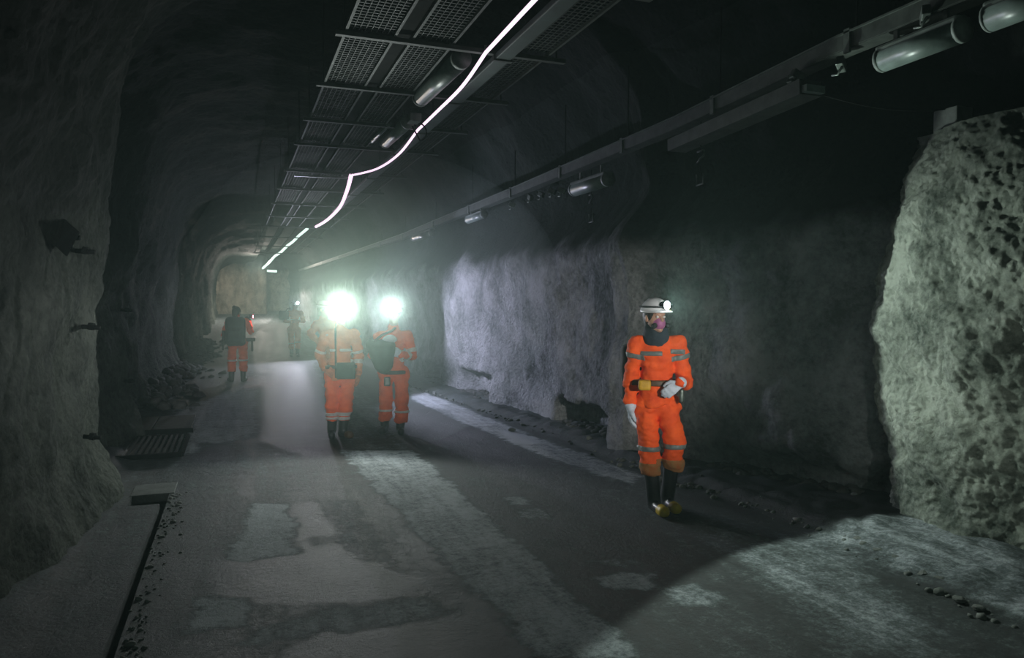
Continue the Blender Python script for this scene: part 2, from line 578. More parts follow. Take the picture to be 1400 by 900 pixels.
PATCHES = [  # photograph outlines of road dust and repairs, some with lamplight painted in, value, softness in metres
    ([(235, 560), (360, 525), (358, 592), (240, 625)], .34, .25),  # pale road with far headlamp light painted in
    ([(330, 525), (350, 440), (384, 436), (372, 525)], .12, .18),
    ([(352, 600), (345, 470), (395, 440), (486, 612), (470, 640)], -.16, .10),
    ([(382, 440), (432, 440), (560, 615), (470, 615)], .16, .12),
    ([(345, 688), (398, 690), (408, 762), (312, 768)], .42, .08),  # pale dust, lightened further to stand in for lamplight
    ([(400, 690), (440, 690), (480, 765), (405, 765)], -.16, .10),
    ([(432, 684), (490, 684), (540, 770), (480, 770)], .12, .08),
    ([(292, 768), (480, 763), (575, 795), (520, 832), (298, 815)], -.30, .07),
    ([(272, 822), (345, 820), (330, 858), (258, 868)], .42, .06),  # dust patch brightened to carry painted lamplight
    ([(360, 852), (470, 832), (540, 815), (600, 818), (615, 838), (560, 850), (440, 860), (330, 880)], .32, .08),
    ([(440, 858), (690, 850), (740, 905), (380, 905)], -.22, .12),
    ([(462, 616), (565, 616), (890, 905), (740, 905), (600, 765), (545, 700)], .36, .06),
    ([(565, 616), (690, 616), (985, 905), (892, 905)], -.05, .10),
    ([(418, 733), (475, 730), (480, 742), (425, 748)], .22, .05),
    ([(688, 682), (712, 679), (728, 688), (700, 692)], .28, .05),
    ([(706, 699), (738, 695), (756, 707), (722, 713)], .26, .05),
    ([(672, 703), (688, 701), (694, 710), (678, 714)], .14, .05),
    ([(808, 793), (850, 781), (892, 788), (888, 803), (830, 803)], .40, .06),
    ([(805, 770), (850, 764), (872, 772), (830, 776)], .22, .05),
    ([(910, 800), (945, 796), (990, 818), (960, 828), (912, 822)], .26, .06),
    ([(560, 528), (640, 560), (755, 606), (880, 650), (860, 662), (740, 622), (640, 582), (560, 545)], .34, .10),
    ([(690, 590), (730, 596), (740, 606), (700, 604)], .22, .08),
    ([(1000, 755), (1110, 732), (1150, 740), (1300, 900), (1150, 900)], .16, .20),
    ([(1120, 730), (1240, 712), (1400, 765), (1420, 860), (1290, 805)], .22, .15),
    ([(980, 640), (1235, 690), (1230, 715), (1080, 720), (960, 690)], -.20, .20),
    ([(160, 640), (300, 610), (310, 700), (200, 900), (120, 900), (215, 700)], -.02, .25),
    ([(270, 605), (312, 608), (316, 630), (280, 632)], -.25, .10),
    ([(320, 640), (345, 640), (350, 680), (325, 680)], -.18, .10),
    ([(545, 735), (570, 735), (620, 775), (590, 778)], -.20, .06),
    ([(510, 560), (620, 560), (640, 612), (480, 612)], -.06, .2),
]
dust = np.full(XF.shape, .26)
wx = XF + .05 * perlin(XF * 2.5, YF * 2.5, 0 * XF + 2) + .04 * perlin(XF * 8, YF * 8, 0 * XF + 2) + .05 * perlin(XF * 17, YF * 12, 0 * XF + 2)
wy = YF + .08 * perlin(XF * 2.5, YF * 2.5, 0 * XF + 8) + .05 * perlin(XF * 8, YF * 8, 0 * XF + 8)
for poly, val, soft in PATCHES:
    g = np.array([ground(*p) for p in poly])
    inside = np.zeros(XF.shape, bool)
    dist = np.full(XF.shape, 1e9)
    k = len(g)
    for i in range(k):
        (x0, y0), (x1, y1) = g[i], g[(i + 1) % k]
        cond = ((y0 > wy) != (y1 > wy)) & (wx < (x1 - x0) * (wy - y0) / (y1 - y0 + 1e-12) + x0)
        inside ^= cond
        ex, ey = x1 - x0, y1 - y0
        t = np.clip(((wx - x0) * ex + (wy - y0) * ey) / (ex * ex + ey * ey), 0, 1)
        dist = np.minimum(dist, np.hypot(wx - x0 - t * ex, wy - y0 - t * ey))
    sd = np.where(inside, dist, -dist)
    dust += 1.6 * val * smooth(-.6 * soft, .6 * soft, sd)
# long wheel tracks
for x0, a_, wd in ((.25, .05, .25), (1.15, -.05, .22), (2.1, .05, .25), (2.75, -.06, .2), (3.2, .07, .12)):
    dust += a_ * np.exp(-((XF - x0 + .06 * perlin(YF * .4, 0 * YF + x0, 0 * YF)) / wd) ** 2)
dust = dust + smooth(26, 40, YF) * .25
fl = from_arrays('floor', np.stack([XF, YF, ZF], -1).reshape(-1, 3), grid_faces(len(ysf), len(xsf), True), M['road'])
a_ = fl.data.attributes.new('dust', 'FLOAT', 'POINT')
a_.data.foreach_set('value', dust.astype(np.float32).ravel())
_cx = np.array([(XF[:-1, :-1] > -1.0) & (XF[:-1, :-1] < -.52) & (YF[:-1, :-1] < 7.7)]).ravel()
fl.data.polygons.foreach_set('use_smooth', ~_cx)
tag(fl, 'worn dusty concrete road of the tunnel with dark repairs and pale dust', kind='structure')

# slab over the culvert, drain covers beside the left wall
cs = empty('drain_slab', (-.70, 7.36, 0), 'concrete slab bridging the drain channel over its dark mouth', 'slab')
MB().box((0, 0, -.030), (.36, .42, .075), bev=.008).build('slab', M['slab'], cs)
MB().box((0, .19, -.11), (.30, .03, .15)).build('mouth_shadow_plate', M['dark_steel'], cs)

pl = empty('drain_cover', (-1.02, 11.05, .05), 'flat steel drain cover plate just past the slatted grate', 'drain cover')
for k in range(2):
    MB().box((-.245 + .49 * k, 0, 0), (.47, 1.25, .03), bev=.006).build('plate', M['steel'], pl)
MB().box((0, -.64, -.01), (1.0, .05, .06)).build('edge_angle', M['dark_steel'], pl)
gr = empty('drain_grate', (-.98, 9.42, .035), 'slatted steel drain grate lying beside the left wall', 'drain grate')
for a0, b0 in (((-.5, -.62, 0), (.42, -.62, 0)), ((-.5, .62, 0), (.42, .62, 0)), ((-.5, -.62, 0), (-.5, .62, 0)), ((.42, -.62, 0), (.42, .62, 0))):
    MB().bar(a0, b0, .035, .05).build('frame_bar', M['dark_steel'], gr)
g0 = None
for k in range(14):
    x = -.44 + .8 * k / 13
    if g0 is None:
        g0 = MB().box((0, 0, 0), (.026, 1.2, .045)).build('slat', M['steel'], gr)
        s_ = g0
    else:
        s_ = g0.copy(); COL.objects.link(s_); s_.parent = gr
    s_.location = (x, 0, 0)


# ------------------------------------------------------------------ stones and rubble
def stone_mesh(seed, sub=2, flat=.65):
    bm = bmesh.new()
    bmesh.ops.create_icosphere(bm, subdivisions=sub, radius=1)
    co = np.array([v.co[:] for v in bm.verts])
    n = 1 + .45 * perlin(co[:, 0] * 1.1 + seed * 3.1, co[:, 1] * 1.1, co[:, 2] * 1.1) + .15 * perlin(co[:, 0] * 3 + seed, co[:, 1] * 3, co[:, 2] * 3)
    for v, k in zip(bm.verts, n):
        v.co = v.co * float(k)
        v.co.z *= flat
    return bm


def rubble(name, label, spots, mat):
    V, F, base = [], [], 0
    protos = []
    for s in range(5):
        bm = stone_mesh(s, 1)
        bm.verts.index_update()
        protos.append((np.array([v.co[:] for v in bm.verts]), np.array([[v.index for v in f.verts] for f in bm.faces])))
        bm.free()
    for (x, y, z, r_) in spots:
        pv, pf = random.choice(protos)
        R = np.array(Euler((random.uniform(-.5, .5), random.uniform(-.5, .5), random.uniform(0, 6.28))).to_matrix())
        V.append(pv @ R.T * r_ * np.array([1, random.uniform(.7, 1.2), 1]) + [x, y, z])
        F.append(pf + base)
        base += len(pv)
    o = from_arrays(name, np.concatenate(V), np.concatenate(F), mat, smooth_=False)
    return tag(o, label, 'rubble', None, 'stuff')


def fz(x, y):
    k = float(np.interp(y, [0, 2.7, 4.1, 7.15, 9.7, 14.5, 56], [3.7, 3.75, 4.02, 3.84, 3.75, 3.35, 3.45]))
    return float(floor_z(y)) + (.06 if x > k + .2 else .01)


sp = []
for i in range(420):
    y = random.uniform(2.2, 16)
    k = float(np.interp(y, [0, 2.7, 4.1, 7.15, 9.7, 14.5], [3.7, 3.75, 4.02, 3.84, 3.75, 3.35]))
    x = k + random.gauss(.05, .07)
    sp.append((x, y, fz(x, y), abs(random.gauss(0, .016)) + .006))
rubble('kerb_rubble', 'line of small crumbled stones along the right road edge', sp, M['stone'])
sp = []
for (y0, y1) in ((7.8, 9.2), (11.7, 13.2), (4.8, 6.2), (14.6, 15.7)):
    for i in range(120):
        y = random.uniform(y0, y1)
        x = float(xR(y)) + random.uniform(-.12, .3)
        sp.append((x, y, .04, random.uniform(.02, .085)))
rubble('undercut_rubble', 'dark loose rubble in the hollows under the right wall', sp, M['muck'])
sp = []
for i in range(520):
    y = random.uniform(12.5, 30)
    x = float(xL(y)) + abs(random.gauss(.1, .35)) + .1
    sp.append((x, y, float(floor_z(y)) + max(0, .26 - .35 * (x - float(xL(y)))), random.uniform(.03, .15)))
rubble('wall_muck', 'dark heap of muck and rubble along the foot of the left wall', sp, M['muck'])
sp = []
for i in range(260):
    y = random.uniform(3.4, 7.2)
    x = random.choice([random.gauss(-.5, .04), random.gauss(-.72, .1)])
    sp.append((x, y, .0 if x > -.56 else -.18, abs(random.gauss(0, .010)) + .004))
rubble('drain_grit', 'scattered grit in and beside the drain channel', sp, M['stone'])

kerb_px = [(1172, 742), (1200, 758), (1225, 768), (1262, 790), (1285, 798), (1312, 826), (1338, 838), (1170, 690), (700, 590), (905, 660)]
for i, (px, py) in enumerate(kerb_px):
    gx, gy = ground(px, py)
    bm = stone_mesh(i + 11, 2)
    me = bpy.data.meshes.new('stone'); bm.to_mesh(me); bm.free()
    s_ = link('stone', me, M['stone'], None, False)
    s_.scale = (.030, .034, .026) if i < 7 else (.045, .05, .035)
    s_.location = (gx, gy, fz(gx, gy) + .016)
    s_.rotation_euler = (0, 0, i * 1.7)
    if i < 7:
        tag(s_, 'grey stone, ' + ['first', 'second', 'third', 'fourth', 'fifth', 'sixth', 'seventh'][i] + ' in the kerb rubble line counted from the pillar toward the camera', 'stone', 'stones in the kerb rubble line')
    else:
        tag(s_, ['flat pale stone lying before the dark recess left of the pillar', 'single stone on the road edge beyond the walkers',
                 'small stone at the heels of the foreground walker'][i - 7], 'stone')

# ------------------------------------------------------------------ rock bolts in the left wall
bolts = [((82, 325), 7.0, .13, 'dark square bolt plate with a rod high on the near left wall'),
         ((104, 341), 7.05, .0, 'bare rod sticking out just below the square bolt plate'),
         ((112, 445), 7.1, .0, 'rod sticking out of the near left wall at head height'),
         ((165, 423), 10.1, .0, 'short horizontal rod on the second fold of the left wall'),
         ((170, 520), 10.2, .0, 'short slanting rod low on the second fold of the left wall'),
         ((114, 596), 7.15, .0, 'slanting dark rod low on the near left wall')]
bpy.context.view_layer.update()
from mathutils.bvhtree import BVHTree
_wl = bpy.data.objects['wall_left'].data
_bvh = BVHTree.FromPolygons([v.co[:] for v in _wl.vertices], [p.vertices[:] for p in _wl.polygons])
for (p, yy, plate, lab) in bolts:
    r_ = Vector(ray(*p)).normalized()
    hit = _bvh.ray_cast(Vector((0, 0, EYE)), r_)[0]
    loc = hit - r_ * .02 if hit else Vector((0, 0, EYE)) + r_ * (yy / r_.y)
    e = empty('rock_bolt', loc, lab, 'rock bolt')
    MB().tube([(-.15, .08, 0), (.13, -.03, -.02 if plate == 0 else 0)], .018, 8).build('rod', M['dark_steel'], e, True)
    if plate:
        MB().box((.04, -.03, 0), (.012, plate * 1.7, plate * 1.5), Euler((.5, .2, .75)).to_matrix()).build('bearing_plate', M['dark_steel'], e)
    MB().tube([(.05, -.0, -.006), (.085, -.014, -.012)], .032, 6).build('nut', M['dark_steel'], e)

# ------------------------------------------------------------------ suspended ceiling tray: bars, rails, wire panels
TZ = 3.85
tray = empty('ceiling_tray', (1.75, 9, TZ), 'long dark hanging tray of crossbars and wire panels above the road', 'ceiling tray')
bars_y = [1.65, 3.1, 4.55, 6.0, 7.45, 8.9, 10.3, 12.4, 14.4, 16.6, 19, 21.5, 25, 29, 33]
for by in bars_y:
    MB().bar((.78 - 1.75, by - 9, .0), (2.78 - 1.75, by - 9, .0), .05, .035).build('crossbar', M['steel'], tray)
    for hx in (.85, 2.7):
        MB().tube([(hx - 1.75, by - 9, 0), (hx - 1.75, by - 9, .95)], .008, 6).build('hanger_rod', M['dark_steel'], tray)
for rx in (.86, 1.25, 1.40, 1.74, 2.30, 2.60):
    MB().bar((rx - 1.75, 1.4 - 9, .03), (rx - 1.75, 33 - 9, .03), .022, .03).build('rail', M['steel'], tray)
for k in (0, 1):
    MB().box((1.325 - 1.75, 17 - 9, .06), (.15, 31, .02)).build('dark_channel', M['dark_steel'], tray) if k == 0 else None
for b0, b1 in zip(bars_y[1:9], bars_y[2:10]):
    for (x0, x1) in ((.87, 1.24), (1.41, 1.73), (2.31, 2.59)):
        mb = MB()
        n = max(2, int((x1 - x0) / .045))
        for k in range(1, n):
            x = x0 + (x1 - x0) * k / n
            mb.bar((x - 1.75, b0 - 9 + .03, .035), (x - 1.75, b1 - 9 - .03, .035), .006, .006)
        k = 0
        while b0 + .06 + k * .055 < b1 - .03:
            y = b0 + .06 + k * .055
            mb.bar((x0 - 1.75, y - 9, .042), (x1 - 1.75, y - 9, .042), .012, .006)
            k += 1
        o = mb.build('wire_panel', M['steel'], tray)
        o['kind'] = 'stuff'
# flat duct beside the light rope
du = empty('flat_duct', (2.19, 12, TZ - .03), 'flat grey-green duct running beside the bright light rope', 'duct')
MB().box((0, -2.6, 0), (.14, 15.5, .05), bev=.01).build('duct', M['pipe'], du)
for by in bars_y[2:9]:
    MB().box((0, by - 12, -.005), (.17, .04, .065)).build('clamp', M['steel'], du)


def tube_light(name, loc, length, wd, ht, rot, lab, group=None, hang=.2):
    e = empty(name, loc, lab, 'tube light', group)
    e.rotation_euler = rot
    MB().box((0, 0, ht * .22), (wd * .8, length, ht * .5), bev=min(wd, ht) * .12).build('housing', M['lamp_body'], e)
    pts = [(0, -length * .46, -ht * .12), (0, length * .46, -ht * .12)]
    d = MB().tube(pts, wd * .5, 18).build('diffuser', M['diffuser'], e, True)
    for s in (-1, 1):
        MB().tube([(0, s * length * .46, -ht * .1), (0, s * length * .505, -ht * .1)], wd * .52, 18).build('end_cap', M['lamp_body'], e, True)
        MB().box((0, s * length * .3, ht * .45 + hang / 2), (.02, .03, hang)).build('bracket', M['galv'], e)
    return e


tube_light('tube_light', (1.86, 6.85, TZ + .0), 1.35, .17, .16, (.0, 0, .03), 'unlit tube light hanging nearest under the ceiling tray', hang=.12)
tube_light('tube_light', (1.92, 9.15, TZ + .0), 1.2, .15, .14, (.0, 0, .03), 'unlit tube light second along the ceiling tray, behind the nearest', hang=.12)
tube_light('tube_light', (1.76, 9.35, TZ + .02), 1.0, .06, .06, (.0, 0, .03), 'thin unlit batten beside the second ceiling tube light', hang=.05)
jb = empty('junction_box', (1.93, 8.2, TZ - .1), 'small junction box with looped cable between the two ceiling lights', 'junction box')
MB().box((0, 0, .04), (.13, .18, .09), bev=.01).build('box', M['lamp_body'], jb)
MB().tube([(.05, .02, 0)] + [(.05 + .1 * math.sin(t), .02, -.1 + .1 * math.cos(t)) for t in np.linspace(0.3, 2.9, 9)] + [(0, .1, -.02)], .009, 6).build('cable_loop', M['dark_steel'], jb, True)
cb = MB().bar((.95, 12.5, TZ - .06), (1.85, 12.5, TZ - .05), .06, .03).build('batten', M['galv'])
tag(cb, 'pale metal batten across the tray where the rope bends', 'batten')


# ------------------------------------------------------------------ light ropes
def spline(pts, n=10):
    P_ = [Vector(p) for p in pts]
    out = []
    for i in range(len(P_) - 1):
        a, b_, c, d = P_[max(i - 1, 0)], P_[i], P_[i + 1], P_[min(i + 2, len(P_) - 1)]
        for k in range(n):
            t = k / n
            out.append(.5 * ((2 * b_) + (c - a) * t + (2 * a - 5 * b_ + 4 * c - d) * t * t + (3 * b_ - a - 3 * c + d) * t ** 3))
    out.append(P_[-1])
    return out


def rope_pt(px, py, z):
    g = ground(px, py, z)
    return (g[0], g[1], z)


near = [rope_pt(790, -60, 3.72), rope_pt(731, 0, 3.74), rope_pt(664, 72, 3.79), rope_pt(632, 118, 3.72), rope_pt(597, 153, 3.75), rope_pt(571, 178, 3.80), rope_pt(545, 211, 3.70),
        rope_pt(515, 231, 3.68), rope_pt(480, 240, 3.80)]
rp = empty('light_rope', near[4], 'long glowing pinkish light rope sagging along the ceiling tray', 'light rope')
off = Vector(near[4])
MB().tube([p - off for p in spline(near[:3], 6)[:-1] + spline(near[2:6], 8)[:-1] + spline(near[5:], 8)], .0155, 8).build('glowing_tube', M['rope_pink'], rp, True)
mid = [rope_pt(480, 240, 3.80), rope_pt(474, 262, 3.76), rope_pt(464, 284, 3.74), rope_pt(447, 301, 3.76), rope_pt(432, 310, 3.80)]
MB().tube([p - off for p in spline(mid, 8)], .035, 8).build('glowing_tube', M['rope_pink'], rp, True)
for q in (near[2], near[5], near[8]):
    MB().tube([Vector(q) - off + Vector((0, 0, .0)), Vector(q) - off + Vector((0, 0, .06))], .012, 6).build('clip', M['galv'], rp)
farp = []
for k, (px, py) in enumerate([(420, 313), (409, 322), (400, 331), (393, 336), (384, 345), (376, 350), (367, 360), (356, 370)]):
    farp.append(rope_pt(px, py, 3.86 + k * .035))
off = Vector(farp[0])
rf = empty('light_rope', off, 'greenish white light rope continuing farther down the tunnel', 'light rope')
MB().tube([Vector(p) - off for p in farp], [.04, .04, .045, .05, .055, .06, .07, .08], 8).build('glowing_tube', M['rope_green'], rf, True)
e0, e1 = Vector(farp[-1]), Vector(farp[-1]) + Vector((1.15, .3, -.03))
tag(MB().tube([e0 + Vector((.02, 0, 0)), e1], .085, 8).build('lit_tube', M['rope_green'], None, True), 'short glowing tube across the roof at the far end', 'lamp')

# ------------------------------------------------------------------ right service rail with lamps
RX = 4.0
rail = empty('service_rail', (RX, 10, 3.38), 'long steel cable channel hung high along the right wall', 'cable channel')
zr = lambda y: float(np.interp(y, [0, 4, 6, 10, 18, 49], [3.44, 3.44, 3.36, 3.33, 3.32, 3.75]))
segs = [1.2, 4.0, 6.0, 10, 18, 30, 49]
for a0, b0 in zip(segs, segs[1:]):
    pa, pb = Vector((0, a0 - 10, zr(a0) - 3.38)), Vector((0, b0 - 10, zr(b0) - 3.38))
    MB().bar(pa, pb, .14, .012).build('channel_floor', M['steel'], rail)
    MB().bar(pa + Vector((-.07, 0, .05)), pb + Vector((-.07, 0, .05)), .012, .10).build('channel_side', M['steel'], rail)
    MB().bar(pa + Vector((-.075, 0, .105)), pb + Vector((-.075, 0, .105)), .03, .012).build('top_lip', M['galv'], rail)
    MB().bar(pa + Vector((.07, 0, .05)), pb + Vector((.07, 0, .05)), .012, .10).build('channel_side', M['steel'], rail)
for y in (2.6, 3.9, 5.4, 7, 8.6, 10.4, 12.5, 15, 18, 21, 25, 30, 36):
    MB().box((-.08, y - 10, zr(y) - 3.38 + .045), (.02, .05, .16)).build('bracket', M['galv'], rail)
    MB().tube([(0, y - 10, zr(y) - 3.38), (0, y - 10, zr(y) - 3.38 + .9)], .009, 6).build('hanger_rod', M['dark_steel'], rail)
for k, (dx, r_) in enumerate(((-.02, .022), (.03, .018))):
    MB().tube([(dx + .015 * math.sin(y * 2 + k), y - 10, zr(y) - 3.38 + .03) for y in np.arange(1.3, 30, .6)], r_, 6).build('cable', M['black_fabric'], rail, True)


def along(px0, py0, px1, py1, X):
    a0, b0 = at_x(px0, py0, X), at_x(px1, py1, X)
    return a0, b0


def rail_lamp(p0, p1, wd, ht, lab, X=RX - .04, group=None):
    a0, b0 = along(*p0, *p1, X)
    d = a0 - b0
    c = (a0 + b0) / 2
    rot = d.to_track_quat('Y', 'Z').to_euler()
    return tube_light('tube_light', c, d.length, wd, ht, rot, lab, group, .1)


rail_lamp((1205, 80), (1318, 36), .15, .14, 'stubby pale tube light under the near cable channel, beside the one at the corner')
rail_lamp((1352, 22), (1450, -16), .15, .14, 'pale tube light under the cable channel cut off by the upper right corner')
rail_lamp((785, 258), (832, 243), .16, .15, 'pale tube light under the cable channel above and left of the foreground walker')
rail_lamp((640, 300), (662, 292), .13, .12, 'small tube light under the cable channel farther along, before the pale wall')
rail_lamp((566, 325), (592, 317), .16, .15, 'tube light under the cable channel farthest along, above the two lamp glares')
lb = empty('lamp_trough', (0, 0, 0), 'long dark trough under the cable channel with a pale open end', 'trough')
a0, b0 = along(1108, 120, 925, 200, RX - .05)
lb.location = (a0 + b0) / 2
MB().bar(a0 - lb.location, b0 - lb.location, .20, .11).build('trough', M['steel'], lb)
MB().box(a0 - lb.location + Vector((0, -.03, -.02)), (.17, .05, .05)).build('end_plate', M['diffuser'], lb)
for i, (px, py) in enumerate([(725, 272), (740, 268), (755, 264), (768, 263), (700, 282), (1090, 108), (1085, 115), (1150, 92), (1265, 25)]):
    p_ = at_x(px, py, RX - .1)
    e = empty('cable_clamp', p_, (['third', 'second', 'first', 'nearest', 'fourth'][i] + ' small pale clamp on the channel counted away from its middle tube light').replace('nearest small pale clamp on the channel counted away from', 'small pale clamp touching the channel beside') if i < 5 else ['upper worn clamp at the pale end of the dark trough', 'lower worn clamp hanging just over the trough end', 'clamp at the lower end of the bright channel above the stubby lamp', 'clamp highest on the channel, above the stubby tube light'][i - 5], 'clamp',
              'clamps on the far channel' if i < 5 else 'clamps on the near channel')
    MB().box((0, 0, .02), (.05, .10, .07), Euler((.4, 0, .3 * i)).to_matrix(), .008).build('body', M['galv'], e)
    MB().tube([(-.02, -.03, 0), (-.02, .01, -.05), (-.02, .06, -.04)], .008, 6).build('hook', M['galv'], e, True)
for i, (px, py) in enumerate([(808, 272), (808, 298), (958, 214), (957, 245)]):
    p_ = at_x(px, py, RX + .02)
    e = empty('wall_hook', p_, ['upper curled hanger hook below the middle tube light', 'lower open hanger hook below the middle tube light',
              'upper hanger hook on the dark wall above the foreground walker', 'lower hanger hook on the dark wall above the foreground walker'][i], 'hook')
    s = .05
    pts = [(0, s, s), (0, -s, s), (0, -s, 0), (0, s * .3, -s * .4), (0, s, -s)] if i % 2 == 0 else [(0, s, s), (0, s, -s), (0, -s, -s), (0, -s, s)]
    MB().tube(pts, .010, 6).build('hook', M['steel'], e, True)
    MB().tube([(0, 0, s), (.0, 0, .35 if i % 2 == 0 else .12)], .006, 6).build('hanger_wire', M['dark_steel'], e)

blk = MB().box((0, 0, .09), (.17, .2, .2), bev=.012).build('concrete_block', M['slab'])
blk.location = (5.18, 4.1, 3.0)
tag(blk, 'small concrete block standing on top of the rock pillar', 'block')
p0, p1 = at_x(1128, 131, RX - .05), Vector((5.15, 4.1, 3.19))
tag(MB().tube([p0.lerp(p1, t) - Vector((0, 0, .05 * math.sin(PI * t))) for t in np.linspace(0, 1, 10)], .006, 5).build('thin_cable', M['dark_steel'], None, True),
    'thin sagging cable from the trough end to the pillar top', 'cable')


# ------------------------------------------------------------------ signed distance figures
class F3:
    def __init__(s, lo, hi, h):
        s.lo, s.h = np.array(lo, dtype=np.float32), h
        s.n = np.maximum(3, np.ceil((np.array(hi) - np.array(lo)) / h).astype(int) + 1)
        ax = [s.lo[i] + h * np.arange(s.n[i], dtype=np.float32) for i in range(3)]
        s.X, s.Y, s.Z = np.meshgrid(*ax, indexing='ij')


def cap(P_, a, b_, ra, rb=None, sy=1.0):
    rb = ra if rb is None else rb
    a, b_ = np.array(a, dtype=np.float32), np.array(b_, dtype=np.float32)
    ba = b_ - a
    X, Y, Z = P_.X - a[0], P_.Y - a[1], P_.Z - a[2]
    t = np.clip((X * ba[0] + Y * ba[1] + Z * ba[2]) / (ba @ ba + 1e-12), 0, 1)
    dx, dy, dz = X - t * ba[0], (Y - t * ba[1]) * sy, Z - t * ba[2]
    return np.sqrt(dx * dx + dy * dy + dz * dz) - (ra + (rb - ra) * t)


class Loc:
    """a field seen in the frame of a head, bag ...: columns of R are the local axes"""
    def __init__(s, P_, c, R):
        c = np.array(c, dtype=np.float32)
        R = np.array(R, dtype=np.float32)
        X, Y, Z = P_.X - c[0], P_.Y - c[1], P_.Z - c[2]
        s.X = X * R[0, 0] + Y * R[1, 0] + Z * R[2, 0]
        s.Y = X * R[0, 1] + Y * R[1, 1] + Z * R[2, 1]
        s.Z = X * R[0, 2] + Y * R[1, 2] + Z * R[2, 2]


def ell(P_, c, r):
    x, y, z = (P_.X - c[0]), (P_.Y - c[1]), (P_.Z - c[2])
    k0 = np.sqrt((x / r[0]) ** 2 + (y / r[1]) ** 2 + (z / r[2]) ** 2)
    k1 = np.sqrt((x / r[0] ** 2) ** 2 + (y / r[1] ** 2) ** 2 + (z / r[2] ** 2) ** 2) + 1e-6
    return k0 * (k0 - 1) / k1


def rbox(P_, c, h, r):
    qx, qy, qz = np.abs(P_.X - c[0]) - h[0] + r, np.abs(P_.Y - c[1]) - h[1] + r, np.abs(P_.Z - c[2]) - h[2] + r
    o = np.sqrt(np.maximum(qx, 0) ** 2 + np.maximum(qy, 0) ** 2 + np.maximum(qz, 0) ** 2)
    return o + np.minimum(np.maximum(qx, np.maximum(qy, qz)), 0) - r


def smin(a, b_, k):
    hh = np.clip(.5 + .5 * (b_ - a) / k, 0, 1)
    return b_ * (1 - hh) + a * hh - k * hh * (1 - hh)


def smax(a, b_, k): return -smin(-a, -b_, k)


def nets(D, P_):
    n = np.array(D.shape)
    S = D < 0
    nc = n - 1
    cnt = np.zeros(nc, np.float32)
    acc = [np.zeros(nc, np.float32) for _ in range(3)]
    sl = lambda o: tuple(slice(o[i], o[i] + nc[i]) for i in range(3))
    for ax in range(3):
        u_, v_ = [(1, 2), (0, 2), (0, 1)][ax]
        for du_ in (0, 1):
            for dv in (0, 1):
                o0 = [0, 0, 0]; o0[u_] = du_; o0[v_] = dv
                o1 = list(o0); o1[ax] = 1
                A_, B_ = D[sl(o0)], D[sl(o1)]
                m_ = (S[sl(o0)] != S[sl(o1)])
                t = np.where(m_, A_ / np.where(m_, A_ - B_, 1), 0)
                cnt += m_
                for k in range(3):
                    acc[k] += np.where(m_, (t if k == ax else o0[k]), 0)
    act = cnt > 0
    idx = np.full(nc, -1, np.int32)
    idx[act] = np.arange(act.sum())
    ii = np.argwhere(act)
    V = np.stack([acc[k][act] / cnt[act] for k in range(3)], 1)
    V = (ii + V) * P_.h + P_.lo
    faces = []
    for ax in range(3):
        u_, v_ = [(1, 2), (2, 0), (0, 1)][ax]
        rng = [slice(1, nc[k]) for k in range(3)]
        rng[ax] = slice(0, nc[ax])
        base = np.stack(np.meshgrid(*[np.arange(r_.start, r_.stop) for r_ in rng], indexing='ij'), -1).reshape(-1, 3)
        s0 = S[tuple(base.T)]
        nx = base.copy(); nx[:, ax] += 1
        s1 = S[tuple(nx.T)]
        ch = s0 != s1
        b_ = base[ch]
        fl_ = s0[ch]
        def at_(du_, dv):
            q = b_.copy(); q[:, u_] -= du_; q[:, v_] -= dv
            return idx[tuple(q.T)]
        q = np.stack([at_(0, 0), at_(1, 0), at_(1, 1), at_(0, 1)], 1)
        q[~fl_] = q[~fl_][:, ::-1]
        faces.append(q)
    return V, np.concatenate(faces)


def sdf_mesh(name, fn, lo, hi, h, mat, parent):
    P_ = F3(lo, hi, h)
    D = fn(P_).astype(np.float32)
    D[0], D[-1], D[:, 0], D[:, -1], D[:, :, 0], D[:, :, -1] = (np.maximum(d_, h * .3) for d_ in (D[0], D[-1], D[:, 0], D[:, -1], D[:, :, 0], D[:, :, -1]))
    V, Fq = nets(D, P_)
    return from_arrays(name, V, Fq, mat, parent)


def bounds(pts, m_):
    a = np.array(pts)
    return a.min(0) - m_, a.max(0) + m_


def hand_caps(wr, d, pn, side, curl=.5, spread=.02, g=0.0, ln=1.0):
    """palm and five fingers as tapering segments: d points along the hand, pn is the palm's facing, the thumb is on SIDE"""
    wr, d, pn = Vector(wr), Vector(d).normalized(), Vector(pn)
    pn = (pn - d * pn.dot(d)).normalized()
    s = d.cross(pn).normalized() * side
    out = []
    for k, (L, off) in enumerate(((.072, .030), (.080, .010), (.074, -.010), (.058, -.029))):
        kn = wr + d * (.088 - .004 * abs(k - 1)) * ln + s * off
        out.append((wr + s * off * .55 + d * .01, kn, .0165 + g, .0135 + g))
        p_, ang = kn, 0.0
        for j, fr in enumerate((.44, .32, .24)):
            ang += curl * (1.0 if j else .75)
            nd = d * math.cos(ang) + pn * math.sin(ang) + s * off * 1.2
            q = p_ + nd.normalized() * L * fr * ln
            out.append((p_, q, .0100 - .0008 * j + g, .0094 - .0010 * j + g))
            p_ = q
    t0 = wr + d * .028 + s * .024
    t1 = t0 + (d * .75 + s * .75 + pn * .2).normalized() * .038
    t2 = t1 + (d * 1.0 + s * .25 + pn * .35).normalized() * .032
    t3 = t2 + (d * 1.0 + pn * .45).normalized() * .024
    out += [(t0, t1, .0150 + g, .0125 + g), (t1, t2, .0120 + g, .0108 + g), (t2, t3, .0105 + g, .0090 + g)]
    return out


def union_caps(P_, caps, k=.006):
    D = None
    for a, b_, ra, rb in caps:
        c = cap(P_, a, b_, ra, rb)
        D = c if D is None else smin(D, c, k)
    return D


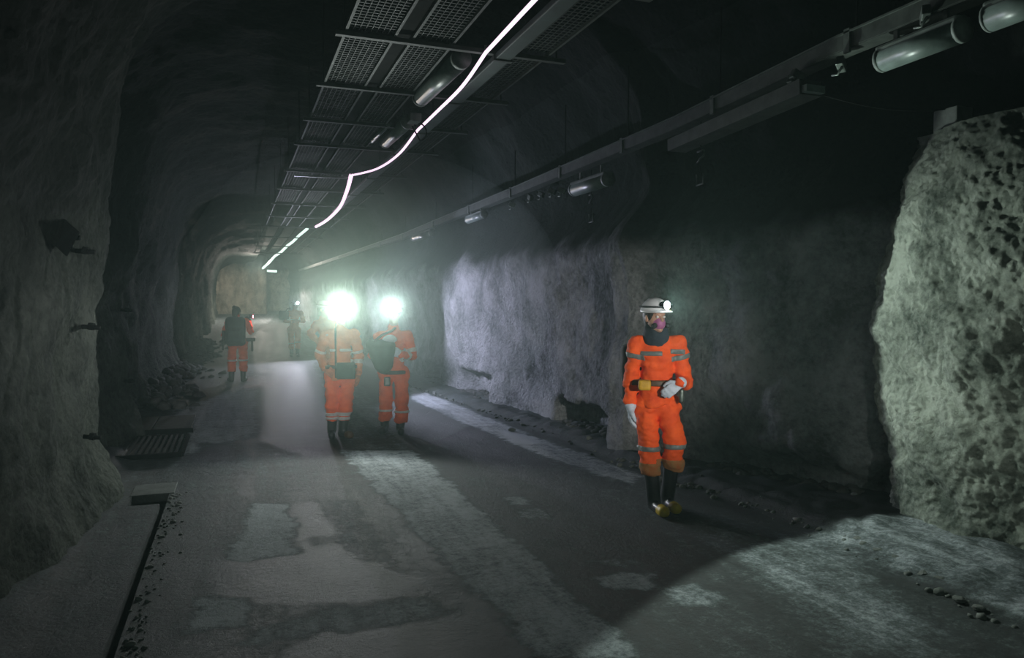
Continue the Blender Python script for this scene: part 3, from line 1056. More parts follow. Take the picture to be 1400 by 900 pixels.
def head_frame(face, tilt=0.0):
    f = Vector(face).normalized()
    r_ = f.cross(Vector((0, 0, 1))).normalized()
    u_ = r_.cross(f).normalized()
    R = Matrix((r_, f, u_)).transposed()
    if tilt:
        R = R @ Matrix.Rotation(tilt, 3, 'Y')
    return R


def make_person(label, px, depth, J, S):
    """J: joints in metres, x to the right seen from the camera, y away from it, z up. S: clothes."""
    g = ground(*px)
    beta = math.atan2(g[0], g[1])
    h = S.get('h', .012)
    loc = (g[0], g[1], float(floor_z(g[1])))
    Rh = head_frame(J['face'], J.get('tilt', 0))
    hc = np.array(J['head'])
    nk = np.array(J['neck'])
    sh, el, wr = J['sh'], J['el'], J['wr']
    hp, kn, an, toe = J['hip'], J['knee'], J['ankle'], J['toe']
    hands = [hand_caps(wr[i], J['hd'][i], J['pn'][i], J['side'][i], J['curl'][i]) for i in (0, 1)]
    gl = [hand_caps(wr[i], J['hd'][i], J['pn'][i], J['side'][i], J['curl'][i], g=.0045, ln=1.04) for i in (0, 1)]
    mid_hip = (np.array(hp[0]) + np.array(hp[1])) / 2
    mid_sh = (np.array(sh[0]) + np.array(sh[1])) / 2
    waist = mid_hip * .72 + mid_sh * .28

    def f_body(P_):
        H = Loc(P_, hc, Rh)
        D = smin(ell(H, (0, -.012, .022), (.074, .094, .100)), ell(H, (0, .030, -.055), (.056, .062, .066)), .04)
        D = smin(D, cap(H, (0, .086, .012), (0, .107, -.018), .010, .015), .012)          # nose
        D = smin(D, cap(H, (-.034, .076, .034), (.034, .076, .034), .012), .012)           # brow
        D = smin(D, cap(H, (-.018, .082, -.058), (.018, .082, -.058), .009), .006)         # lips
        D = smin(D, ell(H, (0, .075, -.098), (.02, .018, .016)), .02)                      # chin
        for s in (-1, 1):
            D = smax(D, -(np.sqrt((H.X - s * .031) ** 2 + (H.Y - .092) ** 2 + (H.Z - .010) ** 2) - .014), .008)
            D = smin(D, ell(H, (s * .077, -.006, -.004), (.012, .020, .032)), .008)
        D = smin(D, cap(P_, hc + np.array([0, .015, -.06]), nk, .052, .058), .03)
        D = smin(D, cap(P_, np.array(sh[0]) * .8 + mid_sh * .2, np.array(sh[1]) * .8 + mid_sh * .2, .062, sy=1.1), .05)
        D = smin(D, cap(P_, mid_sh - np.array([0, 0, .08]), waist, .105, .090, sy=1.3), .07)
        D = smin(D, cap(P_, waist, mid_hip, .09, .085, sy=1.25), .06)
        for i in (0, 1):
            D = smin(D, cap(P_, sh[i], el[i], .048, .038), .03)
            D = smin(D, cap(P_, el[i], wr[i], .038, .026), .015)
            D = smin(D, union_caps(P_, hands[i]), .010)
            D = smin(D, cap(P_, hp[i], kn[i], .066, .052), .03)
            D = smin(D, cap(P_, kn[i], an[i], .052, .038), .02)
            D = smin(D, cap(P_, (an[i][0], an[i][1], .045), toe[i], .034, .030), .02)
        return D

    allp = [hc + np.array([0, 0, .02])] + list(sh) + list(el) + list(wr) + list(hp) + list(kn) + list(an) + list(toe)
    for hh in hands:
        allp += [tuple(c[1]) for c in hh]
    lo, hi = bounds(allp, .14)
    lo[2] = -.02
    body = sdf_mesh('person', f_body, lo, hi, S.get('hb', h * .75), M['skin'], None)
    body.location = loc
    body.rotation_euler = (0, 0, -beta)
    tag(body, label, 'person', S.get('group'))

    for s in (-1, 1):
        e = Vector(hc) + Rh @ Vector((s * .031, .083, .010))
        bm = bmesh.new(); bmesh.ops.create_uvsphere(bm, u_segments=10, v_segments=8, radius=.0115)
        me = bpy.data.meshes.new('eye'); bm.to_mesh(me); bm.free()
        link('eye', me, M['eye'], body).location = e

    ph = random.uniform(0, 50)

    def wrinkle(P_, amp):
        a = perlin(P_.X * 7 + ph, P_.Y * 7, P_.Z * 15) * amp
        return a + np.abs(perlin(P_.X * 15 + ph, P_.Y * 15, P_.Z * 26 + 9)) * amp * .7

    hem = S['hem']

    def jacket(P_, wr_=True):
        a, b_ = np.array(sh[0]), np.array(sh[1])
        D = cap(P_, a * .84 + mid_sh * .16, b_ * .84 + mid_sh * .16, .080, sy=1.12)
        D = smin(D, cap(P_, mid_sh - np.array([0, 0, .10]), waist, .142, .130, sy=1.22), .07)
        D = smin(D, cap(P_, waist, mid_hip + np.array([0, 0, .02]), .130, S.get('flare', .165), sy=1.15), .05)
        D = smax(D, hem - P_.Z + .012 * np.sin(P_.X * 18), .02)
        D = smin(D, cap(P_, nk - np.array([0, 0, .03]), nk + np.array([0, -.0, .035]), .080, .068), .03)
        for i in (0, 1):
            s = smin(cap(P_, sh[i], el[i], .076, .066), cap(P_, el[i], np.array(wr[i]), .066, .046), .02)
            D = smin(D, s, .016)
        if wr_:
            D = D - wrinkle(P_, .021) + .006
        return D

    jl, jh = bounds(list(sh) + list(el) + list(wr) + [nk, mid_hip], .24)
    jk = sdf_mesh('jacket', lambda P_: jacket(P_), jl, jh, h, M[S['jacket']], body)

    def trousers(P_, wr_=True):
        D = cap(P_, hp[0], hp[1], .112, sy=1.15)
        L = []
        for i in (0, 1):
            cf = np.array(kn[i]) + (np.array(an[i]) - np.array(kn[i])) * S['cuff'][i]
            l_ = smin(cap(P_, hp[i], kn[i], .098, S.get('kr', .088)), cap(P_, kn[i], cf, S.get('kr', .088), S.get('cr', .082)), .03)
            c_ = np.array(an[i]) - np.array(kn[i]); c_ = c_ / np.linalg.norm(c_)
            pl = (P_.X - cf[0]) * c_[0] + (P_.Y - cf[1]) * c_[1] + (P_.Z - cf[2]) * c_[2]
            l_ = smax(l_, pl - .02, .02)
            L.append(l_)
        D = smin(D, np.minimum(L[0], L[1]), .025)
        if wr_:
            D = D - wrinkle(P_, .021) + .006
        return D

    tl, th = bounds(list(hp) + list(kn) + list(an), .2)
    th[2] = mid_hip[2] + .16
    tr = sdf_mesh('trousers', lambda P_: trousers(P_), tl, th, h, M[S['trousers']], body)

    # dirty cuffs
    if S.get('dirty'):
        for i in (0, 1):
            cf = np.array(kn[i]) + (np.array(an[i]) - np.array(kn[i])) * S['cuff'][i]
            sdf_mesh('trouser_cuff', lambda P_: np.maximum(trousers(P_) - .004, np.maximum(P_.Z - cf[2] - .07, np.abs(P_.X - cf[0]) - .13)), cf - .16, cf + np.array([.16, .16, .1]), h, M['khaki_dirt'], tr)

    bm_ = M[S['band']]
    for (zc, hw, x0, x1) in S.get('chest_bands', ()):
        sdf_mesh('reflective_band', lambda P_: np.maximum(np.maximum(jacket(P_) - .005, np.abs(P_.Z - zc + .02 * np.abs(P_.X)) - hw), np.maximum(np.maximum(x0 - P_.X, P_.X - x1), P_.Y - mid_sh[1] + .02)),
                 (x0 - .05, mid_sh[1] - .3, zc - .1), (x1 + .05, mid_sh[1] + .05, zc + .1), min(h, .010), bm_, jk)
    for (i, t, hw) in S.get('sleeve_bands', ()):
        a, b_ = (np.array(sh[i]), np.array(el[i])) if t < 1 else (np.array(el[i]), np.array(wr[i]))
        tt = t % 1
        c_ = a + (b_ - a) * tt
        dv = (b_ - a) / np.linalg.norm(b_ - a)
        sdf_mesh('sleeve_band', lambda P_: np.maximum(np.maximum(jacket(P_) - .005, np.abs((P_.X - c_[0]) * dv[0] + (P_.Y - c_[1]) * dv[1] + (P_.Z - c_[2]) * dv[2]) - hw), cap(P_, a, b_, .12)),
                 c_ - .17, c_ + .17, min(h, .010), bm_, jk)
    for (i, t, hw) in S.get('leg_bands', ()):
        a, b_ = np.array(kn[i]), np.array(an[i])
        c_ = a + (b_ - a) * t
        x_mid = (kn[0][0] + kn[1][0]) / 2
        sg = 1 if kn[i][0] > x_mid else -1
        sdf_mesh('leg_band', lambda P_: np.maximum(np.maximum(trousers(P_) - .005, np.abs(P_.Z - c_[2]) - hw), cap(P_, a + (a - b_) * .3, b_, .125) if True else 0) + 0 * sg,
                 c_ - .17, c_ + .17, min(h, .010), bm_, tr)

    for i in (0, 1):
        d_ = np.array(toe[i]) - np.array(an[i]); d_[2] = 0; d_ = d_ / np.linalg.norm(d_)
        heel = np.array([an[i][0], an[i][1], .046]) - d_ * .035
        tp = np.array([toe[i][0], toe[i][1], .044])
        top_ = np.array(kn[i]) + (np.array(an[i]) - np.array(kn[i])) * max(0.05, S['cuff'][i] - .28)

        def foot(P_, gr=0.0):
            D = cap(P_, heel, tp, .044 + gr, .042 + gr)
            return smax(D, .004 - P_.Z, .01)

        def f_boot(P_):
            D = smin(cap(P_, top_, an[i], .066, .056), foot(P_), .03)
            return smax(D, .003 - P_.Z, .008) - .002 * perlin(P_.X * 14, P_.Y * 14, P_.Z * 20)
        bl, bh = bounds([heel, tp, top_], .09)
        bl[2] = -.03
        bt = sdf_mesh('boot', f_boot, bl, bh, min(h, .010), M[S.get('boot', 'rubber')], body)
        sdf_mesh('sole', lambda P_: np.maximum(cap(P_, heel, tp, .048, .046), np.maximum(P_.Z - .026, .0 - P_.Z)), heel - .12 if False else np.minimum(heel, tp) - .08, np.maximum(heel, tp) + .08, .009, M['black_fabric'], bt)
        if S.get('toe_cap') and S['toe_cap'][i]:
            sdf_mesh('toe_cap', lambda P_: np.maximum(foot(P_, .005), -((P_.X - tp[0]) * d_[0] + (P_.Y - tp[1]) * d_[1]) - .062), tp - .12, tp + .12, .008, M[S['toe_cap'][i]], bt)

    for i in (0, 1):
        if S.get('glove'):
            caps = gl[i] + [(Vector(wr[i]) - Vector(J['hd'][i]).normalized() * .006, Vector(wr[i]) + Vector(J['hd'][i]).normalized() * .02, .047, .034)]
            b0, b1 = bounds([tuple(c[1]) for c in caps] + [tuple(caps[-1][0])], .065)
            sdf_mesh('glove', lambda P_: union_caps(P_, caps, .008), b0, b1, S.get('hg', .007), M[S['glove']], body)

    # helmet with headlamp
    if S.get('helmet'):
        def f_helmet(P_):
            H = Loc(P_, hc, Rh)
            D = smax(ell(H, (0, -.005, .045), (.112, .135, .118)), .045 - H.Z, .01)
            D = smin(D, cap(H, (0, .09, .135), (0, -.10, .140), .016), .02)
            br = smax(ell(H, (0, .022, .050), (.118, .152, .05)), np.abs(H.Z - .05) - .007, .004)
            return smin(D, br, .012)
        he = sdf_mesh('helmet', f_helmet, hc - .2, hc + .22, min(h * .8, .009), M[S['helmet']], body)
        if S.get('lens'):
            lc = Vector(hc) + Rh @ Vector((0, .142, .105))
            ld = Vector(S['aim']).normalized()
            mb = MB().tube([lc - ld * .03, lc + ld * .016, lc + ld * .024], [.027, .034, .031], 16)
            mb.build('lamp_housing', M['black_fabric'], he, True)
            MB().tube([lc + ld * .022, lc + ld * .027], [S.get('lr', .029), S.get('lr', .029) * .93], 20).build('lamp_lens', M[S['lens']], he, True)
            pos = Matrix.Translation(loc) @ Matrix.Rotation(-beta, 4, 'Z') @ (lc + ld * .06)
            dw = Matrix.Rotation(-beta, 3, 'Z') @ ld
            spot('headlamp_light', pos, dw, S['watts'], S.get('half', 58), S.get('blend', .12), S['lcol'], .025)
            if S.get('glare_beam'):
                spot('added_glare_spot', pos, Vector((0, 0, EYE)) - Vector(pos), S['glare_beam'][0], S['glare_beam'][1], 1.0, S['lcol'], .025)  # second beam aimed at the camera, added to widen the lamp's glow
            pts = [Vector(hc) + Rh @ Vector((.118 * math.sin(t), -.005 + .141 * math.cos(t), .09)) for t in np.linspace(.15, 2 * PI - .15, 28)]
            MB().tube(pts, .008, 6).build('lamp_strap', M['black_fabric'], he, True)
        if S.get('sticker'):
            sdf_mesh('sticker', lambda P_: np.maximum(f_helmet(P_) - .003, (lambda H: np.maximum(np.abs(H.Z - .075) - .022, np.maximum(H.X + .02, np.abs(H.Y - .03) - .045)))(Loc(P_, hc, Rh))), hc - .2, hc + .2, .008, M['sticker'], he)
    if S.get('hair'):
        def f_hair(P_):
            H = Loc(P_, hc, Rh)
            D = smin(ell(H, (0, -.022, .026), (.086, .100, .106)), ell(H, (0, -.055, -.05), (.058, .05, .085)), .03)
            D = np.maximum(D, H.Y - .055 - .3 * np.maximum(H.Z, 0)) - .004 * perlin(P_.X * 40, P_.Y * 40, P_.Z * 12)
            if S['hair'] == 'bun':
                D = smin(D, ell(H, (0, -.105, .09), (.045, .045, .045)), .015)
            return D
        sdf_mesh('hair', f_hair, hc - .24, hc + .2, min(h, .010), M['hair'], body)
    if S.get('mask'):
        def f_mask(P_):
            H = Loc(P_, hc, Rh)
            D = smax(smin(ell(H, (0, .040, -.045), (.056, .070, .060)), ell(H, (0, .088, -.045), (.028, .020, .028)), .03), -(H.Y - .02), .01)
            return D
        mk = sdf_mesh('respirator', f_mask, hc - .2, hc + .2, .007, M['mask_pink'], body)
        for s in (-1, 1):
            c_ = Vector(hc) + Rh @ Vector((s * .055, .085, -.06))
            dd_ = Rh @ Vector((s * .75, .6, -.2))
            MB().tube([c_ - dd_ * .01, c_ + dd_ * .026], [.020, .022], 14).build('filter', M['black_fabric'], mk, True)
    if S.get('scarf'):
        sdf_mesh('neck_scarf', lambda P_: np.abs(np.maximum(cap(P_, nk - np.array([0, 0, .0]), nk + np.array([0, -.01, .07]), .098, .080, sy=1.0), 0 * P_.X - 1)) - .014 - .006 * perlin(P_.X * 20, P_.Y * 20, P_.Z * 30),
                 nk - .18, nk + .2, .009, M['navy_fabric'], body)
    # belt
    if S.get('belt'):
        zc, hw = S['belt']
        bl_ = sdf_mesh('belt', lambda P_: np.maximum(np.maximum(jacket(P_, False) - .016, np.abs(P_.Z - zc) - hw), np.minimum(cap(P_, waist, mid_hip, .22), 1)),
                       (waist[0] - .28, waist[1] - .24, zc - .08), (waist[0] + .28, waist[1] + .24, zc + .08), h, M[S.get('belt_mat', 'leather')], body)
        for (c_, hs, mt, nm) in S.get('belt_items', ()):
            sdf_mesh(nm, lambda P_: rbox(P_, c_, hs, .018) - .003 * perlin(P_.X * 20, P_.Y * 20, P_.Z * 20), np.array(c_) - np.array(hs) - .03, np.array(c_) + np.array(hs) + .03, min(h, .009), M[mt], bl_)
    if S.get('zip'):
        sdf_mesh('front_zip', lambda P_: np.maximum(np.maximum(jacket(P_) - .005, np.abs(P_.X - S['zip']) - .014), np.maximum(P_.Y - mid_sh[1] + .03, hem + .03 - P_.Z)), (S['zip'] - .06, mid_sh[1] - .35, hem), (S['zip'] + .06, mid_sh[1], nk[2] + .06), .010, M['dark_steel'], jk)
    return body, loc, beta


def place(o, loc, beta, local, rz=0.0):
    o.location = Matrix.Translation(loc) @ Matrix.Rotation(-beta, 4, 'Z') @ Vector(local)
    o.rotation_euler = (0, 0, -beta + rz)
    return o


def pack(name, label, cat, mat, hs, r_, extra=()):
    o = sdf_mesh(name, lambda P_: smin(rbox(P_, (0, 0, 0), hs, r_), rbox(P_, (0, -hs[1] * .8, -hs[2] * .35), (hs[0] * .75, hs[1] * .7, hs[2] * .45), r_ * .7), .03) - .012 * perlin(P_.X * 9, P_.Y * 9, P_.Z * 9),
                 np.array(hs) * [-1, -1.8, -1] - .05, np.array(hs) * [1, 1.4, 1] + .05, .012, M[mat], None)
    tag(o, label, cat)
    for (nm, pts, rad, mt) in extra:
        MB().tube(pts, rad, 8).build(nm, M[mt], o, True)
    return o


# --- the foreground walker
m_ = .00600
X_ = lambda px: (px - 897) * m_
Z_ = lambda py: (700 - py) * m_
JA = dict(head=(X_(894), -.02, Z_(436)), face=(.62, -1, -.02), neck=(X_(895), .02, Z_(463)),
          sh=[(X_(870), .02, Z_(474)), (X_(924), .03, Z_(474))],
          el=[(X_(862), .03, Z_(521)), (X_(933), .06, Z_(523))],
          wr=[(X_(862), -.03, Z_(558)), (X_(927), -.15, Z_(522))],
          hd=[(.0, -.08, -1), (-.85, -.25, -.62)], pn=[(1, .2, 0), (.1, 1, -.2)], side=[1, -1], curl=[.32, .28],
          hip=[(X_(883), .03, Z_(556)), (X_(911), .03, Z_(556))],
          knee=[(X_(887), -.02, Z_(612)), (X_(921), -.04, Z_(610))],
          ankle=[(X_(894), .0, .085), (X_(912), .10, .095)],
          toe=[(X_(907), -.19, .042), (X_(923), -.08, .042)])
SA = dict(h=.0095, hb=.0075, hg=.006, jacket='orange', trousers='orange', band='band_grey', hem=Z_(556), flare=.158, cuff=[.44, .38], kr=.084, cr=.086, dirty=True,
          chest_bands=[(Z_(484), .021, X_(874), X_(904)), (Z_(481), .021, X_(914), X_(934))], sleeve_bands=[(0, .30, .022), (1, .30, .022)],
          leg_bands=[(0, .02, .020), (1, -.02, .020)], boot='rubber', toe_cap=['toe_yellow', 'toe_yellow'], glove='glove', helmet='helmet_white', sticker=True,
          lens='lens_blue', aim=(.72, -.695, -.03), watts=150, half=63, blend=.08, lcol=(.84, 1.0, .90), hair=True, mask=True, scarf=True, lr=.032,
          belt=(Z_(524), .024), belt_items=[((X_(881), -.17, Z_(525)), (.05, .035, .042), 'pouch_yellow', 'belt_pouch'), ((X_(929), -.08, Z_(540)), (.022, .03, .06), 'galv', 'belt_tool')])
bA, lA, beA = make_person('person in bright orange suit, white helmet, pale gloves and yellow-toed boots walking in front', (897, 698), 6, JA, SA)
bp_ = pack('backpack', 'black backpack on the back of the foreground walker', 'backpack', 'black_fabric', (.17, .10, .25), .07,
           [('shoulder_strap', [(-.10, -.09, .2), (-.05, -.16, .26), (-.02, -.24, .22)], .018, 'black_fabric'), ('hip_strap', [(-.15, -.04, -.18), (-.18, .0, -.26), (-.19, .01, -.34)], .012, 'black_fabric')])
place(bp_, lA, beA, (X_(874), .24, Z_(515)), PI + .3)

# --- the two walkers side by side
m2 = .00929
X_ = lambda px: (px - 463) * m2
Z_ = lambda py: (598 - py) * m2
J2 = dict(head=(X_(467), .0, Z_(430)), face=(.08, -1, -.03), neck=(X_(466), .03, Z_(449)),
          sh=[(X_(447), .03, Z_(459)), (X_(485), .03, Z_(459))], el=[(X_(439), .08, Z_(484)), (X_(491), .05, Z_(487))],
          wr=[(X_(446), -.06, Z_(503)), (X_(490), -.02, Z_(511))], hd=[(.6, -.4, -.5), (0, -.1, -1)], pn=[(.3, .8, -.3), (-1, .1, 0)], side=[1, -1], curl=[.5, .38],
          hip=[(X_(455), .02, Z_(513)), (X_(477), .02, Z_(513))], knee=[(X_(455), -.02, Z_(556)), (X_(472), -.05, Z_(556))],
          ankle=[(X_(454), .06, .09), (X_(469), -.02, .09)], toe=[(X_(454), -.10, .045), (X_(478), -.13, .045)])
S2 = dict(h=.012, hb=.010, hg=.008, jacket='orange_washed', trousers='orange', band='band_light', hem=Z_(519), glare_beam=(2200, 9), flare=.175, cuff=[.50, .50], kr=.088, cr=.078,
          leg_bands=[(0, .30, .022), (1, .28, .026), (0, .46, .018), (1, .46, .022)], sleeve_bands=[(1, 1.35, .03), (1, .8, .02), (0, .85, .02)], chest_bands=[(Z_(478), .02, X_(448), X_(461)), (Z_(478), .02, X_(465), X_(483))],
          boot='rubber', toe_cap=[None, 'leather'], glove='glove_orange', helmet='helmet_white', lens='lens', aim=(-.14, -1, -.06), watts=170, half=60, blend=.35, lcol=(.90, 1.0, .90), hair=True, lr=.036,
          belt=(Z_(501), .022), belt_mat='black_fabric', belt_items=[((X_(473), -.21, Z_(505)), (.115, .06, .10), 'green_fabric', 'waist_pouch')], zip=X_(460))
make_person('person in orange suit with haze-paled jacket and dark waist pouch, left of the pair walking abreast', (463, 598), 9.3, J2, S2)

m3 = .00956
X_ = lambda px: (px - 537) * m3
Z_ = lambda py: (592 - py) * m3
J3 = dict(head=(X_(539), .0, Z_(430)), face=(.05, -1, -.03), neck=(X_(539), .03, Z_(448)),
          sh=[(X_(519), .03, Z_(460)), (X_(558), .03, Z_(460))], el=[(X_(511), .02, Z_(484)), (X_(564), .0, Z_(485))],
          wr=[(X_(524), -.22, Z_(488)), (X_(549), -.20, Z_(484))], hd=[(.9, -.3, .1), (-.8, -.3, .35)], pn=[(-.2, .2, 1), (.0, 1, .0)], side=[-1, -1], curl=[.4, .5],
          hip=[(X_(528), .02, Z_(510)), (X_(549), .02, Z_(510))], knee=[(X_(528), .0, Z_(546)), (X_(550), -.04, Z_(548))],
          ankle=[(X_(526), .12, .10), (X_(547), -.04, .09)], toe=[(X_(523), -.05, .045), (X_(548), -.18, .045)])
S3 = dict(h=.012, hb=.010, hg=.008, jacket='orange', trousers='orange', band='band_light', hem=Z_(514), flare=.165, cuff=[.74, .76], kr=.086, cr=.088,
          leg_bands=[(0, .42, .018), (1, .40, .020)], sleeve_bands=[(1, .75, .03), (1, 1.5, .03), (0, .7, .03)],
          boot='rubber', glove='glove', helmet='helmet_white', glare_beam=(1100, 9), lens='lens', aim=(-.34, -1, -.04), watts=80, half=60, blend=.4, lcol=(.86, .97, 1.0), hair=True, lr=.030,
          belt=(Z_(508), .026), belt_mat='black_fabric', belt_items=[((X_(530), -.20, Z_(519)), (.04, .03, .06), 'galv', 'belt_tool')])
b3, l3, be3 = make_person('person carrying a dark bag at the chest, right of the pair walking abreast', (537, 592), 9.6, J3, S3)


def f_bag(P_):
    t = np.clip((P_.Z + .22) / .44, 0, 1)
    w_ = .09 + .12 * t
    return np.maximum(np.sqrt((np.maximum(np.abs(P_.X + .05 * t) - w_ + .10, 0)) ** 2 + (np.maximum(np.abs(P_.Y) - .01, 0)) ** 2 + np.maximum(np.abs(P_.Z) - .12, 0) ** 2) - .10, -9) - .012 * perlin(P_.X * 9, P_.Y * 9, P_.Z * 9)


bag = sdf_mesh('chest_bag', f_bag, (-.36, -.16, -.28), (.30, .16, .30), .012, M['green_fabric'], None)
tag(bag, 'dark green bag held against the chest by the right-hand walker of the pair', 'bag')
sdf_mesh('white_cloth', lambda P_: ell(P_, (.07, -.01, .22), (.09, .07, .06)) - .01 * perlin(P_.X * 14, P_.Y * 14, P_.Z * 14), (-.06, -.12, .1), (.2, .12, .34), .010, M['white_fabric'], bag)
MB().tube([(-.12, -.07, .2), (-.02, -.1, .28), (.10, -.06, .33), (.14, .08, .36)], .016, 8).build('carry_strap', M['black_fabric'], bag, True)
place(bag, l3, be3, (X_(526), -.27, Z_(485)))

# --- a walker half hidden behind the pair, looking at the right wall
m4 = .0130
X_ = lambda px: (px - 443) * m4
Z_ = lambda py: (546 - py) * m4
J4 = dict(head=(X_(444), .0, Z_(424)), face=(1.0, -.75, -.08), neck=(X_(443), .03, Z_(437)),
          sh=[(X_(434), .03, Z_(444)), (X_(459), .03, Z_(444))], el=[(X_(426), -.02, Z_(456)), (X_(464), .0, Z_(464))],
          wr=[(X_(437), -.16, Z_(468)), (X_(455), -.18, Z_(466))], hd=[(.2, -.3, -1), (-.8, -.4, .1)], pn=[(1, .1, 0), (.0, 1, .1)], side=[1, -1], curl=[.4, .5],
          hip=[(X_(450), .02, Z_(480)), (X_(462), .02, Z_(480))], knee=[(X_(451), .0, Z_(509)), (X_(464), -.02, Z_(509))],
          ankle=[(X_(452), .05, .09), (X_(464), .0, .09)], toe=[(X_(453), -.12, .045), (X_(467), -.15, .045)])
S4 = dict(h=.014, hb=.012, hg=.009, jacket='orange_washed', trousers='orange_washed', band='band_light', hem=Z_(484), flare=.17, cuff=[.55, .55], kr=.09, cr=.085,
          leg_bands=[(0, .1, .022), (1, .1, .022)], boot='rubber', glove='glove_orange', helmet='helmet_white', lens='lens_dim', aim=(1.0, -.42, -.10), watts=480, half=58, blend=.35,
          lcol=(.72, .76, 1.0), hair=True)
make_person('person in orange suit and white helmet half hidden behind the left walker of the pair', (443, 546), 13, J4, S4)

# --- the person farthest down the road
m1 = .0229
X_ = lambda px: (px - 402) * m1
Z_ = lambda py: (490 - py) * m1
J1 = dict(head=(X_(404.5), -.02, Z_(420)), face=(.45, -1, -.15), neck=(X_(404), .02, Z_(426.5)),
          sh=[(X_(396), .02, Z_(430)), (X_(411), .02, Z_(430))], el=[(X_(391), -.02, Z_(441)), (X_(415), -.02, Z_(441))],
          wr=[(X_(399), -.26, Z_(442)), (X_(409), -.26, Z_(441))], hd=[(.9, -.2, .1), (-.9, -.2, .0)], pn=[(.1, 1, .2), (-.1, 1, .2)], side=[1, -1], curl=[.5, .5],
          hip=[(X_(398), .02, Z_(453)), (X_(407), .02, Z_(453))], knee=[(X_(398.5), -.01, Z_(470)), (X_(407), -.02, Z_(470))],
          ankle=[(X_(399), .04, .09), (X_(406.5), .02, .09)], toe=[(X_(398), -.13, .045), (X_(407.5), -.14, .045)])
S1 = dict(h=.016, hb=.014, hg=.010, jacket='orange_washed', trousers='orange_washed', band='band_light', hem=Z_(456), flare=.175, cuff=[.52, .52], kr=.088, cr=.082,
          leg_bands=[(0, .10, .022), (1, .0, .022)], chest_bands=[(Z_(439), .02, -.2, .2)], boot='rubber', glove='glove_orange', helmet='helmet_white', lens='lens_dim', aim=(.22, -1, -.08), watts=380, half=58, blend=.4,
          lcol=(.80, .84, 1.0), hair=True, lr=.04)
b1, l1, be1 = make_person('person in brownish orange suit and white helmet with folded arms, farthest down the road', (402, 489), 23, J1, S1)
sb = sdf_mesh('shoulder_bag', lambda P_: rbox(P_, (0, 0, 0), (.15, .10, .14), .06) - .02 * perlin(P_.X * 8, P_.Y * 8, P_.Z * 8), (-.22, -.17, -.21), (.22, .17, .21), .014, M['black_fabric'], None)
tag(sb, 'black bag slung at the shoulder of the farthest person', 'bag')
MB().tube([(.05, -.05, .1), (.12, -.06, .2), (.2, .05, .22)], .018, 8).build('strap', M['black_fabric'], sb, True)
place(sb, l1, be1, (X_(389), -.10, Z_(433)))

# --- the person seen from behind at the left wall
m0 = .0160
X_ = lambda px: (px - 325) * m0
Z_ = lambda py: (522 - py) * m0
J0 = dict(head=(X_(325), .06, Z_(428)), face=(.75, 1, -.25), neck=(X_(325), .03, Z_(436)),
          sh=[(X_(314), .0, Z_(441)), (X_(337), .04, Z_(441))], el=[(X_(309), .06, Z_(458)), (X_(342), .12, Z_(455))],
          wr=[(X_(318), .28, Z_(452)), (X_(341), .30, Z_(440))], hd=[(.5, .8, .2), (-.2, .9, .5)], pn=[(.5, -.4, .7), (-.8, .2, .2)], side=[1, -1], curl=[.5, .5],
          hip=[(X_(319), .02, Z_(469)), (X_(332), .02, Z_(469))], knee=[(X_(318), .04, Z_(492)), (X_(333), .04, Z_(492))],
          ankle=[(X_(317), .0, .09), (X_(332), .0, .09)], toe=[(X_(314), .16, .045), (X_(335), .16, .045)])
S0 = dict(h=.014, hb=.012, hg=.009, jacket='orange', trousers='orange', band='band_light', hem=Z_(474), flare=.170, cuff=[.62, .64], kr=.090, cr=.090,
          leg_bands=[(0, .04, .022), (1, .04, .022)], boot='rubber', glove='black_fabric', hair='bun', belt=(Z_(466), .03), belt_mat='black_fabric',
          belt_items=[((X_(342), .0, Z_(465)), (.10, .05, .04), 'black_fabric', 'belt_pouch'), ((X_(344), .0, Z_(473)), (.022, .02, .13), 'black_fabric', 'belt_strap_end'), ((X_(310), .0, Z_(466)), (.06, .05, .05), 'black_fabric', 'belt_pouch'),
                      ((X_(307), .0, Z_(473)), (.018, .02, .10), 'black_fabric', 'belt_strap_end')])
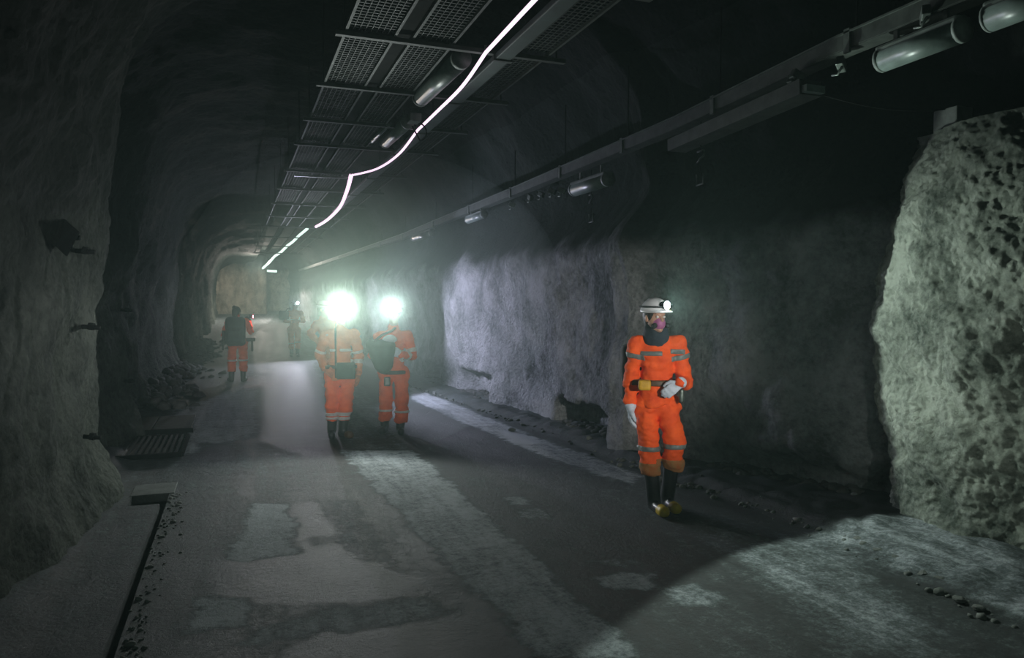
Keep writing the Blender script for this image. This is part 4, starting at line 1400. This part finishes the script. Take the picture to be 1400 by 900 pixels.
b0, l0, be0 = make_person('dark-haired person in orange suit seen from behind by the left wall', (325, 522), 16, J0, S0)
bk = pack('backpack', 'large navy backpack on the person standing with their back to us', 'backpack', 'navy_fabric', (.20, .13, .31), .09,
          [('side_bottle', [(-.23, 0, -.28), (-.23, 0, .02)], .04, 'black_fabric'), ('grab_loop', [(-.05, .1, .3), (0, .1, .36), (.05, .1, .3)], .012, 'black_fabric'), ('compression_strap', [(-.205, -.02, .08), (-.1, -.16, .07), (.1, -.16, .07), (.205, -.02, .08)], .010, 'black_fabric')])
place(bk, l0, be0, (X_(323), -.24, Z_(453)))
dv = empty('red_lamp', (0, 0, 0), 'small red-glowing hand lamp held in front of the person with the navy backpack', 'hand lamp')
MB().box((0, 0, 0), (.08, .10, .07), bev=.012).build('lamp_body', M['black_fabric'], dv)
MB().tube([(.04, 0, 0), (.055, 0, 0)], .03, 14).build('red_lens', M['lens_red'], dv, True)
place(dv, l0, be0, (X_(343), .33, Z_(434)))
rl = Matrix.Translation(l0) @ Matrix.Rotation(-be0, 4, 'Z') @ Vector((X_(345), .30, Z_(433)))
spot('red_lamp_light', rl, (.0, -.12, -1), 60, 50, .6, (1.0, .10, .16), .03)

# ------------------------------------------------------------------ dust haze hanging in the tunnel (air, so it fills the section)
bm = bmesh.new()
bmesh.ops.create_icosphere(bm, subdivisions=4, radius=1)
for v in bm.verts:
    k = 1 + .12 * float(perlin(v.co.x * 1.4, v.co.y * 1.4, v.co.z * 1.4))
    v.co = Vector((v.co.x * 2.5 * k, v.co.y * 2.1 * k, v.co.z * 1.9 * k))
me = bpy.data.meshes.new('dust_haze'); bm.to_mesh(me); bm.free()
hz = link('dust_haze', me, M['haze_cloud'])
hz.location = (1.65, 9.35, 1.75)
tag(hz, 'greenish dust cloud hanging around the pair of walkers', 'haze', None, 'stuff')
hz = MB().box((1.6, 22.9, 3), (11, 62.2, 8)).build('dust_haze', M['haze_near'])
tag(hz, 'very thin dust haze filling the air of the whole tunnel', 'haze', None, 'stuff')
